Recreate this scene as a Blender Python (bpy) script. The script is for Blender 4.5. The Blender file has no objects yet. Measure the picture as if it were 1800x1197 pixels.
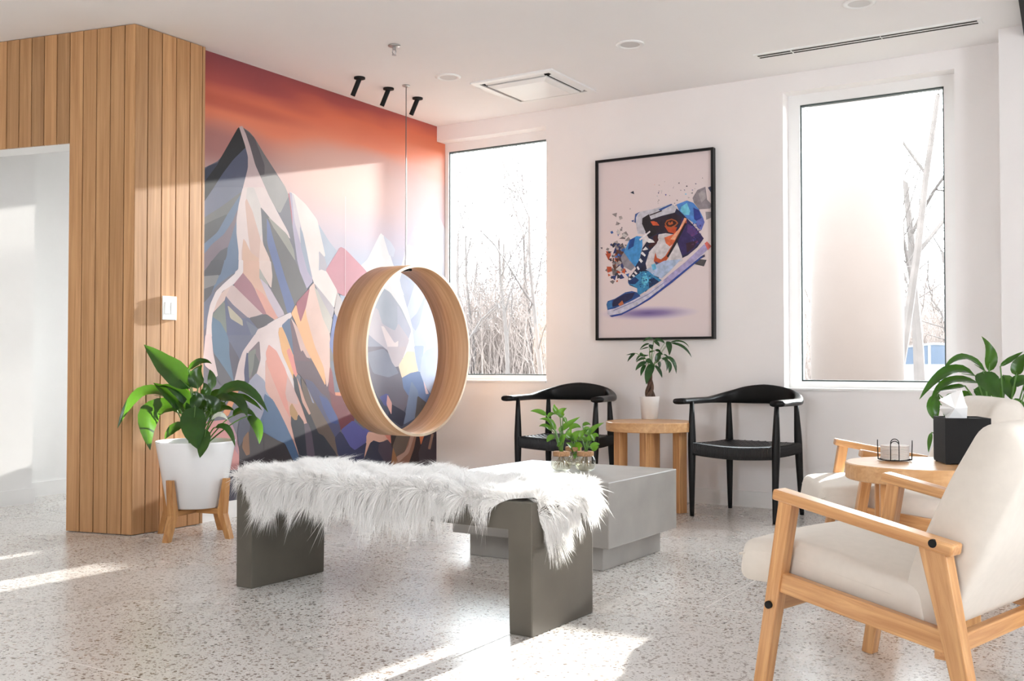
import bpy, bmesh, math, random
import numpy as np
from mathutils import Vector, Matrix, Euler

random.seed(7); np.random.seed(7)
SC = bpy.context.scene
COL = SC.collection
PI = math.pi

# ------------------------------------------------------------------ camera
F_PX, CX, CY = 1810.0, 900.0, 598.5
CAM = Vector((0, 0, 0.92)); YAW = math.radians(31.9); PITCH = math.radians(1.26)
cam_d = bpy.data.cameras.new('camera'); cam = bpy.data.objects.new('camera', cam_d); COL.objects.link(cam)
cam_d.sensor_width = 36.0; cam_d.lens = F_PX / 1800.0 * 36.0; cam_d.clip_end = 500
cam.location = CAM; cam.rotation_euler = (PI / 2 + PITCH, 0, YAW)
SC.camera = cam

# ------------------------------------------------------------------ sky, sun, exposure
world = bpy.data.worlds.new('sky'); SC.world = world; world.use_nodes = True
bg = world.node_tree.nodes['Background']
bg.inputs['Color'].default_value = (0.90, 0.955, 1.0, 1); bg.inputs['Strength'].default_value = 9.0
sun_d = bpy.data.lights.new('sun', 'SUN'); sun = bpy.data.objects.new('sun', sun_d); COL.objects.link(sun)
sun_d.energy = 17.0; sun_d.angle = math.radians(0.7); sun_d.color = (1.0, 0.95, 0.90)
SUN_DIR = Vector((-0.048, -1.0, -0.239)).normalized()
sun.rotation_euler = SUN_DIR.to_track_quat('-Z', 'Y').to_euler(); sun.location = (2, 30, 8)
SC.view_settings.view_transform = 'Standard'; SC.view_settings.look = 'None'
SC.view_settings.exposure = 1.32; SC.view_settings.gamma = 1.0
SC.view_settings.use_curve_mapping = False
SC.cycles.use_denoising = True
SC.cycles.max_bounces = 10; SC.cycles.diffuse_bounces = 6; SC.cycles.glossy_bounces = 4
SC.cycles.transparent_max_bounces = 16; SC.cycles.transmission_bounces = 6
SC.cycles.caustics_reflective = False; SC.cycles.caustics_refractive = False
SC.cycles.sample_clamp_indirect = 8.0

def portal(loc, rot, sx, sy):
    d = bpy.data.lights.new('window_portal', 'AREA'); d.shape = 'RECTANGLE'; d.size = sx; d.size_y = sy
    o = bpy.data.objects.new('window_portal', d); COL.objects.link(o)
    o.location = loc; o.rotation_euler = rot; d.cycles.is_portal = True
portal((-4.195, 6.60, 1.70), (-PI / 2, 0, 0), 0.95, 1.82)
portal((-1.47, 6.60, 1.70), (-PI / 2, 0, 0), 0.98, 1.86)
portal((-5.9, 6.60, 1.70), (-PI / 2, 0, 0), 0.68, 1.82)
portal((-1.7, -3.55, 2.0), (PI / 2, 0, 0), 2.0, 0.9)
portal((2.88, 2.0, 1.69), (0, PI / 2, 0), 1.82, 1.2)

# ------------------------------------------------------------------ pixel helpers (1800 x 1197 frame)
_cy, _sy, _cp, _sp = math.cos(YAW), math.sin(YAW), math.cos(PITCH), math.sin(PITCH)
FWD = Vector((-_sy * _cp, _cy * _cp, _sp)); RGT = Vector((_cy, _sy, 0)); UPV = RGT.cross(FWD)
def ray(x, y): return FWD + RGT * ((x - CX) / F_PX) - UPV * ((y - CY) / F_PX)
def at_z(x, y, z=0.0):
    r = ray(x, y); return CAM + r * ((z - CAM.z) / r.z)
def at_x(x, y, X):
    r = ray(x, y); return CAM + r * ((X - CAM.x) / r.x)
def at_y(x, y, Y):
    r = ray(x, y); return CAM + r * ((Y - CAM.y) / r.y)
def at_d(x, y, d): return CAM + ray(x, y) * d          # d = depth along the view axis
def depth_of(p): return (Vector(p) - CAM).dot(FWD)

# ------------------------------------------------------------------ object helpers
def link(o, parent=None):
    COL.objects.link(o)
    if parent is not None: o.parent = parent
    return o
def obj(name, bm, mat=None, parent=None, smooth=False, loc=None, rot=None, mw=None):
    me = bpy.data.meshes.new(name)
    if isinstance(bm, bmesh.types.BMesh):
        bmesh.ops.recalc_face_normals(bm, faces=bm.faces[:])
        bm.to_mesh(me); bm.free()
    else:
        v, f = bm; me.from_pydata([tuple(p) for p in v], [], f); me.update()
    if smooth: me.polygons.foreach_set('use_smooth', [True] * len(me.polygons))
    if mat is not None: me.materials.append(mat)
    o = bpy.data.objects.new(name, me); link(o, parent)
    if mw is not None: o.matrix_basis = mw
    if loc is not None: o.location = loc
    if rot is not None: o.rotation_euler = rot
    return o
def dupe(o, parent=None, mw=None, loc=None, rot=None):
    c = o.copy(); COL.objects.link(c); c.parent = parent
    if mw is not None: c.matrix_basis = mw
    if loc is not None: c.location = loc
    if rot is not None: c.rotation_euler = rot
    return c
def copy_tree(o, parent=None):
    c = o.copy(); COL.objects.link(c); c.parent = parent
    for ch in list(o.children): copy_tree(ch, c)
    return c
def thing(name, label, cat, loc=(0, 0, 0), rz=0, group=None):
    o = bpy.data.objects.new(name, None); o.empty_display_size = 0.1; COL.objects.link(o)
    o.location = loc; o.rotation_euler = (0, 0, rz); return tag(o, label, cat, group)
def tag(o, label, cat, group=None):
    o['label'] = label; o['category'] = cat
    if group: o['group'] = group
    return o
def struct(o, label=None):
    o['kind'] = 'structure'
    if label: o['label'] = label
    return o

def bm_box(bm, c, s, rot=None):
    m = Matrix.Translation(Vector(c))
    if rot is not None: m = m @ Euler(rot).to_matrix().to_4x4()
    m = m @ Matrix.Diagonal((s[0], s[1], s[2], 1))
    return bmesh.ops.create_cube(bm, size=1.0, matrix=m)['verts']
def box(c, s, bevel=0.0, seg=2, rot=None):
    bm = bmesh.new(); bm_box(bm, c, s, rot)
    if bevel > 0: bmesh.ops.bevel(bm, geom=bm.edges[:], offset=bevel, segments=seg, affect='EDGES', profile=0.5)
    return bm
def bb(x0, x1, y0, y1, z0, z1, bevel=0.0):
    return box(((x0 + x1) / 2, (y0 + y1) / 2, (z0 + z1) / 2), (abs(x1 - x0), abs(y1 - y0), abs(z1 - z0)), bevel)
def bm_tube(bm, pts, rad, n=10, cap=True, squash=None):
    pts = [Vector(p) for p in pts]; rings = []
    up = Vector((0, 0, 1))
    t0 = (pts[1] - pts[0]).normalized()
    if abs(t0.dot(up)) > 0.95: up = Vector((1, 0, 0))
    side = t0.cross(up).normalized()
    for i, p in enumerate(pts):
        t = (pts[min(i + 1, len(pts) - 1)] - pts[max(i - 1, 0)]).normalized()
        side = (side - t * side.dot(t)).normalized(); nn = side.cross(t)
        r = rad[i] if isinstance(rad, (list, tuple)) else rad
        rings.append([bm.verts.new(p + side * (r * math.cos(2 * PI * k / n)) + nn * (r * math.sin(2 * PI * k / n))) for k in range(n)])
    for a, b in zip(rings[:-1], rings[1:]):
        for k in range(n): bm.faces.new((a[k], a[(k + 1) % n], b[(k + 1) % n], b[k]))
    if cap:
        bm.faces.new(rings[0][::-1]); bm.faces.new(rings[-1])
def tube(pts, rad, n=10, cap=True):
    bm = bmesh.new(); bm_tube(bm, pts, rad, n, cap); return bm
def bm_lathe(bm, prof, n=32, center=(0, 0, 0)):
    c = Vector(center); rings = []
    for r, z in prof:
        if r < 1e-6: rings.append([bm.verts.new(c + Vector((0, 0, z)))])
        else: rings.append([bm.verts.new(c + Vector((r * math.cos(2 * PI * k / n), r * math.sin(2 * PI * k / n), z))) for k in range(n)])
    for a, b in zip(rings[:-1], rings[1:]):
        for k in range(n):
            k2 = (k + 1) % n
            if len(a) == 1 and len(b) == 1: continue
            if len(a) == 1: bm.faces.new((a[0], b[k2], b[k]))
            elif len(b) == 1: bm.faces.new((a[k], a[k2], b[0]))
            else: bm.faces.new((a[k], a[k2], b[k2], b[k]))
def lathe(prof, n=32, center=(0, 0, 0)):
    bm = bmesh.new(); bm_lathe(bm, prof, n, center); return bm
def loft(secs, closed=True, cap=True):
    bm = bmesh.new(); rings = [[bm.verts.new(p) for p in s] for s in secs]
    n = len(rings[0])
    for a, b in zip(rings[:-1], rings[1:]):
        for k in range(n if closed else n - 1): bm.faces.new((a[k], a[(k + 1) % n], b[(k + 1) % n], b[k]))
    if cap and closed: bm.faces.new(rings[0][::-1]); bm.faces.new(rings[-1])
    return bm
def frame(p0, p1, up=(0, 0, 1)):
    """matrix whose local Z runs p0 -> p1, local Y follows `up`, at the midpoint"""
    p0, p1 = Vector(p0), Vector(p1); z = (p1 - p0).normalized(); u = Vector(up)
    if abs(z.dot(u)) > 0.98: u = Vector((0, 1, 0))
    x = u.cross(z).normalized(); y = z.cross(x)
    m = Matrix((x, y, z)).transposed().to_4x4(); m.translation = (p0 + p1) / 2
    return m, (p1 - p0).length
def beam(name, p0, p1, w, h, mat, parent, up=(0, 0, 1), w1=None, h1=None, bevel=0.004):
    """bar along its own local Z (so the grain follows it); w = local X, h = local Y; w1,h1 at the far end"""
    m, L = frame(p0, p1, up); w1 = w if w1 is None else w1; h1 = h if h1 is None else h1
    bm = bmesh.new(); vs = bm_box(bm, (0, 0, 0), (1, 1, L))
    for v in vs:
        a, b = (w, h) if v.co.z < 0 else (w1, h1); v.co.x *= a; v.co.y *= b
    if bevel: bmesh.ops.bevel(bm, geom=bm.edges[:], offset=bevel, segments=2, affect='EDGES', profile=0.5)
    return obj(name, bm, mat, parent, mw=m)

# ------------------------------------------------------------------ materials
def lin(c):
    out = []
    for v in c[:3]:
        v = v / 255.0; out.append(v / 12.92 if v <= 0.04045 else ((v + 0.055) / 1.055) ** 2.4)
    return tuple(out)
def new_mat(name):
    m = bpy.data.materials.new(name); m.use_nodes = True; nt = m.node_tree
    return m, nt, nt.nodes['Principled BSDF']
def N(nt, t, **kw):
    n = nt.nodes.new(t)
    for k, v in kw.items(): setattr(n, k, v)
    return n
def ramp(nt, stops, interp='LINEAR'):
    r = N(nt, 'ShaderNodeValToRGB'); cr = r.color_ramp; cr.interpolation = interp
    while len(cr.elements) < len(stops): cr.elements.new(0.5)
    for e, (p, c) in zip(cr.elements, stops):
        e.position = p; e.color = (*c[:3], 1)
    return r
def plain(name, col, rough=0.5, metal=0.0, spec=0.5, noise=0.04, nscale=8.0, bump=0.0, bscale=200.0):
    m, nt, b = new_mat(name); L = nt.links
    tc = N(nt, 'ShaderNodeTexCoord'); nz = N(nt, 'ShaderNodeTexNoise'); nz.inputs['Scale'].default_value = nscale; nz.inputs['Detail'].default_value = 4
    L.new(tc.outputs['Object'], nz.inputs['Vector'])
    lo = tuple(max(0, c * (1 - noise)) for c in col); hi = tuple(min(1, c * (1 + noise)) for c in col)
    r = ramp(nt, [(0.3, lo), (0.7, hi)]); L.new(nz.outputs['Fac'], r.inputs['Fac']); L.new(r.outputs['Color'], b.inputs['Base Color'])
    b.inputs['Roughness'].default_value = rough; b.inputs['Metallic'].default_value = metal; b.inputs['Specular IOR Level'].default_value = spec
    if bump > 0:
        n2 = N(nt, 'ShaderNodeTexNoise'); n2.inputs['Scale'].default_value = bscale; L.new(tc.outputs['Object'], n2.inputs['Vector'])
        bp = N(nt, 'ShaderNodeBump'); bp.inputs['Strength'].default_value = bump; bp.inputs['Distance'].default_value = 0.002
        L.new(n2.outputs['Fac'], bp.inputs['Height']); L.new(bp.outputs['Normal'], b.inputs['Normal'])
    return m
def wood(name, dark, light, scale=(60, 60, 2.5), rough=0.4, vary=0.25, coat=0.0, spec=0.5):
    m, nt, b = new_mat(name); L = nt.links
    tc = N(nt, 'ShaderNodeTexCoord'); oi = N(nt, 'ShaderNodeObjectInfo')
    ad = N(nt, 'ShaderNodeVectorMath', operation='ADD'); ml = N(nt, 'ShaderNodeVectorMath', operation='SCALE'); ml.inputs['Scale'].default_value = 7.3
    cb = N(nt, 'ShaderNodeCombineXYZ')
    for i in range(3): L.new(oi.outputs['Random'], cb.inputs[i])
    L.new(cb.outputs[0], ml.inputs[0]); L.new(tc.outputs['Object'], ad.inputs[0]); L.new(ml.outputs[0], ad.inputs[1])
    mp = N(nt, 'ShaderNodeMapping'); mp.inputs['Scale'].default_value = scale; L.new(ad.outputs[0], mp.inputs['Vector'])
    nz = N(nt, 'ShaderNodeTexNoise'); nz.inputs['Scale'].default_value = 1.0; nz.inputs['Detail'].default_value = 6; nz.inputs['Roughness'].default_value = 0.62; nz.inputs['Distortion'].default_value = 0.6
    L.new(mp.outputs[0], nz.inputs['Vector'])
    r = ramp(nt, [(0.3, dark), (0.52, tuple((a + c) / 2 for a, c in zip(dark, light))), (0.7, light)]); L.new(nz.outputs['Fac'], r.inputs['Fac'])
    hv = N(nt, 'ShaderNodeHueSaturation'); mr = N(nt, 'ShaderNodeMapRange'); mr.inputs['To Min'].default_value = 1 - vary; mr.inputs['To Max'].default_value = 1 + vary
    L.new(oi.outputs['Random'], mr.inputs['Value']); L.new(mr.outputs[0], hv.inputs['Value']); L.new(r.outputs['Color'], hv.inputs['Color'])
    L.new(hv.outputs['Color'], b.inputs['Base Color']); b.inputs['Roughness'].default_value = rough; b.inputs['Specular IOR Level'].default_value = spec
    b.inputs['Coat Weight'].default_value = coat; b.inputs['Coat Roughness'].default_value = 0.2
    bp = N(nt, 'ShaderNodeBump'); bp.inputs['Strength'].default_value = 0.08; bp.inputs['Distance'].default_value = 0.002
    L.new(nz.outputs['Fac'], bp.inputs['Height']); L.new(bp.outputs['Normal'], b.inputs['Normal'])
    return m
def glass(name, tint=(1, 1, 1), refl=0.07, rough=0.0):
    m, nt, b = new_mat(name); L = nt.links; nt.nodes.remove(b)
    tr = N(nt, 'ShaderNodeBsdfTransparent'); tr.inputs['Color'].default_value = (*tint, 1)
    gl = N(nt, 'ShaderNodeBsdfGlossy'); gl.inputs['Roughness'].default_value = rough
    lw = N(nt, 'ShaderNodeLayerWeight'); lw.inputs['Blend'].default_value = 0.5
    pw = N(nt, 'ShaderNodeMath', operation='POWER'); L.new(lw.outputs['Facing'], pw.inputs[0]); pw.inputs[1].default_value = 4.0
    ma = N(nt, 'ShaderNodeMath', operation='MULTIPLY_ADD'); L.new(pw.outputs[0], ma.inputs[0]); ma.inputs[1].default_value = refl * 5; ma.inputs[2].default_value = refl * 0.7
    mx = N(nt, 'ShaderNodeMixShader'); L.new(ma.outputs[0], mx.inputs[0]); L.new(tr.outputs[0], mx.inputs[1]); L.new(gl.outputs[0], mx.inputs[2])
    L.new(mx.outputs[0], nt.nodes['Material Output'].inputs['Surface'])
    return m
def print_mat(name, rough=0.45, spec=0.35, galaxy=0.0):
    """flat print: reads the colour of every printed shape"""
    m, nt, b = new_mat(name); L = nt.links
    at = N(nt, 'ShaderNodeAttribute', attribute_name='Col'); tc = N(nt, 'ShaderNodeTexCoord')
    nz = N(nt, 'ShaderNodeTexNoise'); nz.inputs['Scale'].default_value = 30 if galaxy else 5; nz.inputs['Detail'].default_value = 6
    L.new(tc.outputs['Object'], nz.inputs['Vector'])
    hv = N(nt, 'ShaderNodeHueSaturation'); mr = N(nt, 'ShaderNodeMapRange')
    k = galaxy if galaxy else 0.07
    mr.inputs['From Min'].default_value = 0.3; mr.inputs['From Max'].default_value = 0.7; mr.inputs['To Min'].default_value = 1 - k; mr.inputs['To Max'].default_value = 1 + k
    L.new(nz.outputs['Fac'], mr.inputs['Value']); L.new(mr.outputs[0], hv.inputs['Value']); L.new(at.outputs['Color'], hv.inputs['Color'])
    L.new(hv.outputs['Color'], b.inputs['Base Color']); b.inputs['Roughness'].default_value = rough; b.inputs['Specular IOR Level'].default_value = spec
    return m
def leaf_mat(name, c0, c1, trans):
    m, nt, b = new_mat(name); L = nt.links
    tc = N(nt, 'ShaderNodeTexCoord'); oi = N(nt, 'ShaderNodeObjectInfo')
    nz = N(nt, 'ShaderNodeTexNoise'); nz.inputs['Scale'].default_value = 12; nz.inputs['Detail'].default_value = 3; L.new(tc.outputs['Object'], nz.inputs['Vector'])
    r = ramp(nt, [(0.3, c0), (0.7, c1)]); L.new(nz.outputs['Fac'], r.inputs['Fac'])
    hv = N(nt, 'ShaderNodeHueSaturation'); mr = N(nt, 'ShaderNodeMapRange'); mr.inputs['To Min'].default_value = 0.7; mr.inputs['To Max'].default_value = 1.35
    L.new(oi.outputs['Random'], mr.inputs['Value']); L.new(mr.outputs[0], hv.inputs['Value']); L.new(r.outputs[0], hv.inputs['Color'])
    L.new(hv.outputs[0], b.inputs['Base Color']); b.inputs['Roughness'].default_value = 0.25
    tl = N(nt, 'ShaderNodeBsdfTranslucent'); tl.inputs['Color'].default_value = (*trans, 1)
    mx = N(nt, 'ShaderNodeMixShader'); mx.inputs[0].default_value = 0.17
    L.new(b.outputs[0], mx.inputs[1]); L.new(tl.outputs[0], mx.inputs[2]); L.new(mx.outputs[0], nt.nodes['Material Output'].inputs['Surface'])
    return m

M = {}
M['wall'] = plain('wall_paint', (0.83, 0.80, 0.79), 0.65, noise=0.015, nscale=3, bump=0.05, bscale=350)
M['ceiling'] = plain('ceiling_paint', (0.87, 0.855, 0.85), 0.8, noise=0.01, nscale=2)
M['white'] = plain('white_trim', (0.82, 0.81, 0.80), 0.4, noise=0.01)
M['white_plastic'] = plain('white_plastic', (0.84, 0.84, 0.83), 0.35, noise=0.01)
M['oak'] = wood('cladding_wood', lin((158, 114, 72)), lin((192, 148, 104)), (38, 38, 1.4), 0.5, 0.22)
M['ply'] = wood('hoop_veneer', lin((186, 140, 98)), lin((222, 182, 142)), (42, 1.0, 1.0), 0.42, 0.0)
M['ply_edge'] = wood('hoop_edge', lin((206, 182, 152)), lin((236, 220, 198)), (160, 6, 6), 0.5, 0.0)
M['ash'] = wood('armchair_wood', lin((178, 122, 72)), lin((222, 172, 118)), (55, 55, 3.0), 0.33, 0.06, coat=0.25)
M['tablewood'] = wood('side_table_wood', lin((184, 136, 88)), lin((214, 170, 122)), (8, 40, 40), 0.4, 0.05, coat=0.15)
M['standwood'] = wood('planter_wood', lin((160, 106, 58)), lin((206, 156, 98)), (50, 50, 4.0), 0.45, 0.12)
M['black_wood'] = plain('black_lacquer', (0.005, 0.005, 0.0055), 0.38, spec=0.28, noise=0.2, nscale=20)
M['cord'] = plain('black_cord', (0.008, 0.008, 0.009), 0.36, spec=0.5, noise=0.3, nscale=60)
M['table_concrete'] = plain('table_concrete', (0.33, 0.315, 0.295), 0.38, noise=0.12, nscale=5, bump=0.05, bscale=90)
M['concrete'] = plain('bench_concrete', (0.095, 0.084, 0.066), 0.45, noise=0.16, nscale=5, bump=0.05, bscale=90)
M['fabric'] = plain('cream_fabric', (0.68, 0.625, 0.56), 0.85, noise=0.02, nscale=40, bump=0.15, bscale=900, spec=0.2)
M['pot'] = plain('white_pot', (0.82, 0.82, 0.83), 0.25, noise=0.01)
M['pot_matt'] = plain('white_ceramic', (0.80, 0.78, 0.76), 0.5, noise=0.03)
M['soil'] = plain('soil', (0.05, 0.035, 0.025), 0.95, noise=0.5, nscale=60, bump=0.6, bscale=120)
M['leaf'] = leaf_mat('lily_leaf', (0.006, 0.026, 0.005), (0.015, 0.060, 0.010), (0.20, 0.50, 0.03))
M['leaf_dark'] = leaf_mat('money_leaf', (0.012, 0.04, 0.012), (0.025, 0.075, 0.02), (0.05, 0.16, 0.03))
M['leaf_bright'] = leaf_mat('sprig_leaf', (0.025, 0.09, 0.010), (0.07, 0.19, 0.02), (0.40, 0.75, 0.05))
M['stem'] = plain('stem_green', (0.10, 0.22, 0.04), 0.5, noise=0.2)
M['bark'] = plain('bark', (0.10, 0.055, 0.035), 0.8, noise=0.4, nscale=40)
M['cork'] = plain('cork', (0.40, 0.22, 0.11), 0.9, noise=0.35, nscale=150, bump=0.4, bscale=200)
M['root'] = plain('root', (0.30, 0.22, 0.11), 0.7, noise=0.4, nscale=60)
M['glass'] = glass('window_glass', (0.97, 0.985, 0.98), 0.03)
M['jar'] = glass('jar_glass', (0.93, 0.945, 0.94), 0.10)
M['water'] = glass('jar_water', (0.95, 0.93, 0.86), 0.05)
M['black_metal'] = plain('black_metal', (0.006, 0.006, 0.006), 0.6, spec=0.25, noise=0.1)
M['steel'] = plain('steel', (0.45, 0.45, 0.45), 0.3, metal=1.0, noise=0.05)
M['cable'] = plain('steel_cable', (0.10, 0.10, 0.10), 0.5, noise=0.1)
M['dark_slot'] = plain('dark_void', (0.03, 0.028, 0.024), 0.8)
M['gasket'] = plain('window_gasket', (0.05, 0.07, 0.07), 0.5)
M['paper'] = plain('tissue_paper', (0.86, 0.85, 0.84), 0.9, noise=0.01)
M['box_black'] = plain('box_black', (0.006, 0.0055, 0.0055), 0.7, spec=0.25, noise=0.15, bump=0.2, bscale=500)
M['coaster'] = plain('coaster_stone', (0.66, 0.60, 0.56), 0.7, noise=0.06, nscale=60)
M['tree_bark'] = plain('winter_bark', (0.060, 0.050, 0.046), 0.9, noise=0.2, nscale=3)
M['twig'] = plain('winter_twig', (0.17, 0.138, 0.124), 0.9, noise=0.2, nscale=2)
M['ground'] = plain('winter_grass', (0.08, 0.07, 0.058), 1.0, noise=0.2, nscale=1.5)
M['asphalt'] = plain('asphalt', (0.10, 0.095, 0.095), 0.9, noise=0.1, nscale=2)
M['stucco'] = plain('column_stucco', (0.092, 0.076, 0.070), 0.8, noise=0.03, nscale=4)
M['car_paint'] = plain('car_paint', (0.09, 0.095, 0.105), 0.5, noise=0.02)
M['car_glass'] = plain('car_glass', (0.015, 0.028, 0.05), 0.35, noise=0.1)
M['rubber'] = plain('rubber', (0.02, 0.02, 0.02), 0.8)
M['red_lamp'] = plain('red_lamp', (0.5, 0.05, 0.05), 0.3)
M['screen'] = plain('dark_screen', (0.006, 0.006, 0.008), 0.25, noise=0.1)

def floor_mat():
    m, nt, b = new_mat('terrazzo'); L = nt.links
    tc = N(nt, 'ShaderNodeTexCoord')
    nz = N(nt, 'ShaderNodeTexNoise'); nz.inputs['Scale'].default_value = 1.2; nz.inputs['Detail'].default_value = 5; L.new(tc.outputs['Object'], nz.inputs['Vector'])
    base = ramp(nt, [(0.3, (0.58, 0.552, 0.525)), (0.7, (0.67, 0.642, 0.615))]); L.new(nz.outputs['Fac'], base.inputs['Fac'])
    dz = N(nt, 'ShaderNodeTexNoise'); dz.inputs['Scale'].default_value = 90; L.new(tc.outputs['Object'], dz.inputs['Vector'])
    wv = N(nt, 'ShaderNodeMixRGB'); wv.inputs[0].default_value = 0.012; L.new(tc.outputs['Object'], wv.inputs[1]); L.new(dz.outputs['Color'], wv.inputs[2])
    cur = base.outputs['Color']
    for sc, thr, cols in ((64, 0.33, [(0, (0.15, 0.11, 0.085)), (0.35, (0.25, 0.195, 0.155)), (0.6, (0.40, 0.34, 0.29)), (0.85, (0.74, 0.70, 0.66)), (1, (0.30, 0.27, 0.25))]),
                          (135, 0.36, [(0, (0.22, 0.18, 0.15)), (0.4, (0.38, 0.33, 0.29)), (0.7, (0.72, 0.69, 0.65)), (1, (0.28, 0.25, 0.22))])):
        vo = N(nt, 'ShaderNodeTexVoronoi'); vo.inputs['Scale'].default_value = sc; L.new(wv.outputs[0], vo.inputs['Vector'])
        sp = N(nt, 'ShaderNodeSeparateColor'); L.new(vo.outputs['Color'], sp.inputs[0])
        cr = ramp(nt, cols, 'CONSTANT'); L.new(sp.outputs[0], cr.inputs['Fac'])
        # chip size differs per cell
        th = N(nt, 'ShaderNodeMath', operation='MULTIPLY'); L.new(sp.outputs[1], th.inputs[0]); th.inputs[1].default_value = thr * 1.5
        lt = N(nt, 'ShaderNodeMath', operation='LESS_THAN'); L.new(vo.outputs['Distance'], lt.inputs[0]); L.new(th.outputs[0], lt.inputs[1])
        mx = N(nt, 'ShaderNodeMixRGB'); L.new(lt.outputs[0], mx.inputs[0]); L.new(cur, mx.inputs[1]); L.new(cr.outputs[0], mx.inputs[2]); cur = mx.outputs[0]
    L.new(cur, b.inputs['Base Color'])
    rr = N(nt, 'ShaderNodeMapRange'); rr.inputs['To Min'].default_value = 0.22; rr.inputs['To Max'].default_value = 0.32
    L.new(nz.outputs['Fac'], rr.inputs['Value']); L.new(rr.outputs[0], b.inputs['Roughness']); b.inputs['Specular IOR Level'].default_value = 1.0
    return m
M['floor'] = floor_mat()

# ================================================================== the room
YB, XM, H = 6.42, -4.68, 2.75
fl = struct(obj('floor', bb(-8, 3, -3.6, 6.7, -0.06, 0), M['floor']))
M['joint'] = plain('floor_joint', (0.62, 0.59, 0.56), 0.5)
for i, (a, b) in enumerate((((-1.863, -3.4), (-1.863, 3.7)), ((-7, 1.99), (2.7, 1.99)), ((-1.44, 3.7), (-1.44, 6.3)), ((-7, 3.70), (2.7, 3.70)))):
    p, q = Vector((*a, 0.0003)), Vector((*b, 0.0003)); c = (p + q) / 2
    s = (abs(q.x - p.x) + 0.004, abs(q.y - p.y) + 0.004, 0.0012)
    obj('floor_joint', box(c, s), M['joint'], fl)
struct(obj('ceiling', bb(-8, 3, -3.6, 6.9, H, H + 0.1), M['ceiling']))

def multi(boxes):
    bm = bmesh.new()
    for x0, x1, y0, y1, z0, z1 in boxes: bm_box(bm, ((x0 + x1) / 2, (y0 + y1) / 2, (z0 + z1) / 2), (x1 - x0, y1 - y0, z1 - z0))
    return bm
W1, W2, W3 = (-4.68, -3.706, 0.78, 2.632), (-1.974, -0.964, 0.75, 2.634), (-6.25, -5.55, 0.78, 2.632)
YO = YB + 0.26
struct(obj('wall_back', multi([(-8, W3[0], YB, YO, 0, H), (W3[1], XM, YB, YO, 0, H), (W1[1], W2[0], YB, YO, 0, H), (W2[1], 3, YB, YO, 0, H)]
    + [(w[0], w[1], YB, YO, 0, w[2]) for w in (W1, W2, W3)] + [(w[0], w[1], YB, YO, w[3], H) for w in (W1, W2, W3)]), M['wall']))
struct(obj('wall_pier', bb(-0.698, 2.9, 6.164, YB + 0.01, 0, H), M['wall']))
struct(obj('wall_left', bb(XM - 0.17, XM, 3.78, 6.53, 0, H), M['wall']))
struct(obj('wall_right', multi([(2.8, 2.95, -3.6, 1.4, 0, H), (2.8, 2.95, 2.6, 6.5, 0, H), (2.8, 2.95, 1.4, 2.6, 0, 0.78), (2.8, 2.95, 1.4, 2.6, 2.6, H)]
    + [(2.84, 2.91, 1.97, 2.03, 0.78, 2.6)]), M['wall']))  # window opening out of view, added to light the room from the right
struct(obj('wall_rear', multi([(-8, -2.7, -3.65, -3.5, 0, H), (-0.7, 3, -3.65, -3.5, 0, H), (-3.1, -0.3, -3.65, -3.5, 2.45, H), (-3.1, -0.3, -3.65, -3.5, 0, 1.55)]
    + [(-3.1 + k * 1.4 - 0.03, -3.1 + k * 1.4 + 0.03, -3.62, -3.53, 1.5, 2.5) for k in range(3)]), M['wall']))  # unseen mullioned opening, added for fill from behind the camera
struct(obj('wall_far_left', bb(-8.1, -7.95, -3.6, 6.7, 0, H), M['wall']))
struct(obj('wall_corridor', multi([(-8, -6.26, 2.7, 4.09, 0, H), (-8, -6.55, 4.09, YB, 0, H)]), M['white']))
struct(obj('baseboard_corridor', multi([(-6.26, -6.245, 2.7, 4.105, 0, 0.1), (-6.55, -6.535, 4.09, YB, 0, 0.1)]), M['white']))
struct(obj('baseboard_back', multi([(XM, -0.698, YB - 0.013, YB, 0, 0.10)]), M['white']))
struct(obj('baseboard_left', multi([(XM, XM + 0.013, 4.09, YB - 0.013, 0, 0.10)]), M['white']))
struct(obj('baseboard_right', multi([(-0.698, 2.8, 6.15, 6.164, 0, 0.10)]), M['white']))

# windows
def window(name, w, fr_l, fr_b, label):
    x0, x1, z0, z1 = w; y = 6.53
    root = bpy.data.objects.new(name, None); COL.objects.link(root); root.location = ((x0 + x1) / 2, y, z0); struct(root, label)
    def loc(bx): return [(a - root.location.x, b - root.location.x, c - y, d - y, e - z0, f - z0) for a, b, c, d, e, f in bx]
    g0, g1, h0, h1 = x0 + fr_l, x1 - fr_l, z0 + fr_b, z1 - 0.065
    obj('window_frame', multi(loc([(x0, g0, y, y + 0.07, z0, z1), (g1, x1, y, y + 0.07, z0, z1), (g0, g1, y, y + 0.07, z0, h0), (g0, g1, y, y + 0.07, h1, z1)])), M['white'], root)
    t = 0.009
    obj('gasket', multi(loc([(g0, g0 + t, y + 0.012, y + 0.05, h0, h1), (g1 - t, g1, y + 0.012, y + 0.05, h0, h1), (g0, g1, y + 0.012, y + 0.05, h0, h0 + t), (g0, g1, y + 0.012, y + 0.05, h1 - t, h1)])), M['gasket'], root)
    obj('pane', multi(loc([(g0, g1, y + 0.028, y + 0.034, h0, h1)])), M['glass'], root)
    obj('window_sill', multi(loc([(x0 + 0.001, x1 - 0.001, YB - 0.012, y, z0, z0 + 0.014)])), M['white'], root)
window('window_1', W1, 0.032, 0.05, 'tall window beside the mountain mural')
window('window_2', W2, 0.075, 0.055, 'tall window behind the armchairs with a porch column outside')
window('corridor_fill_window', W3, 0.04, 0.05, 'unseen window added to light the corridor beyond the timber opening')  # never in view; added so daylight reaches the corridor walls

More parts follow.
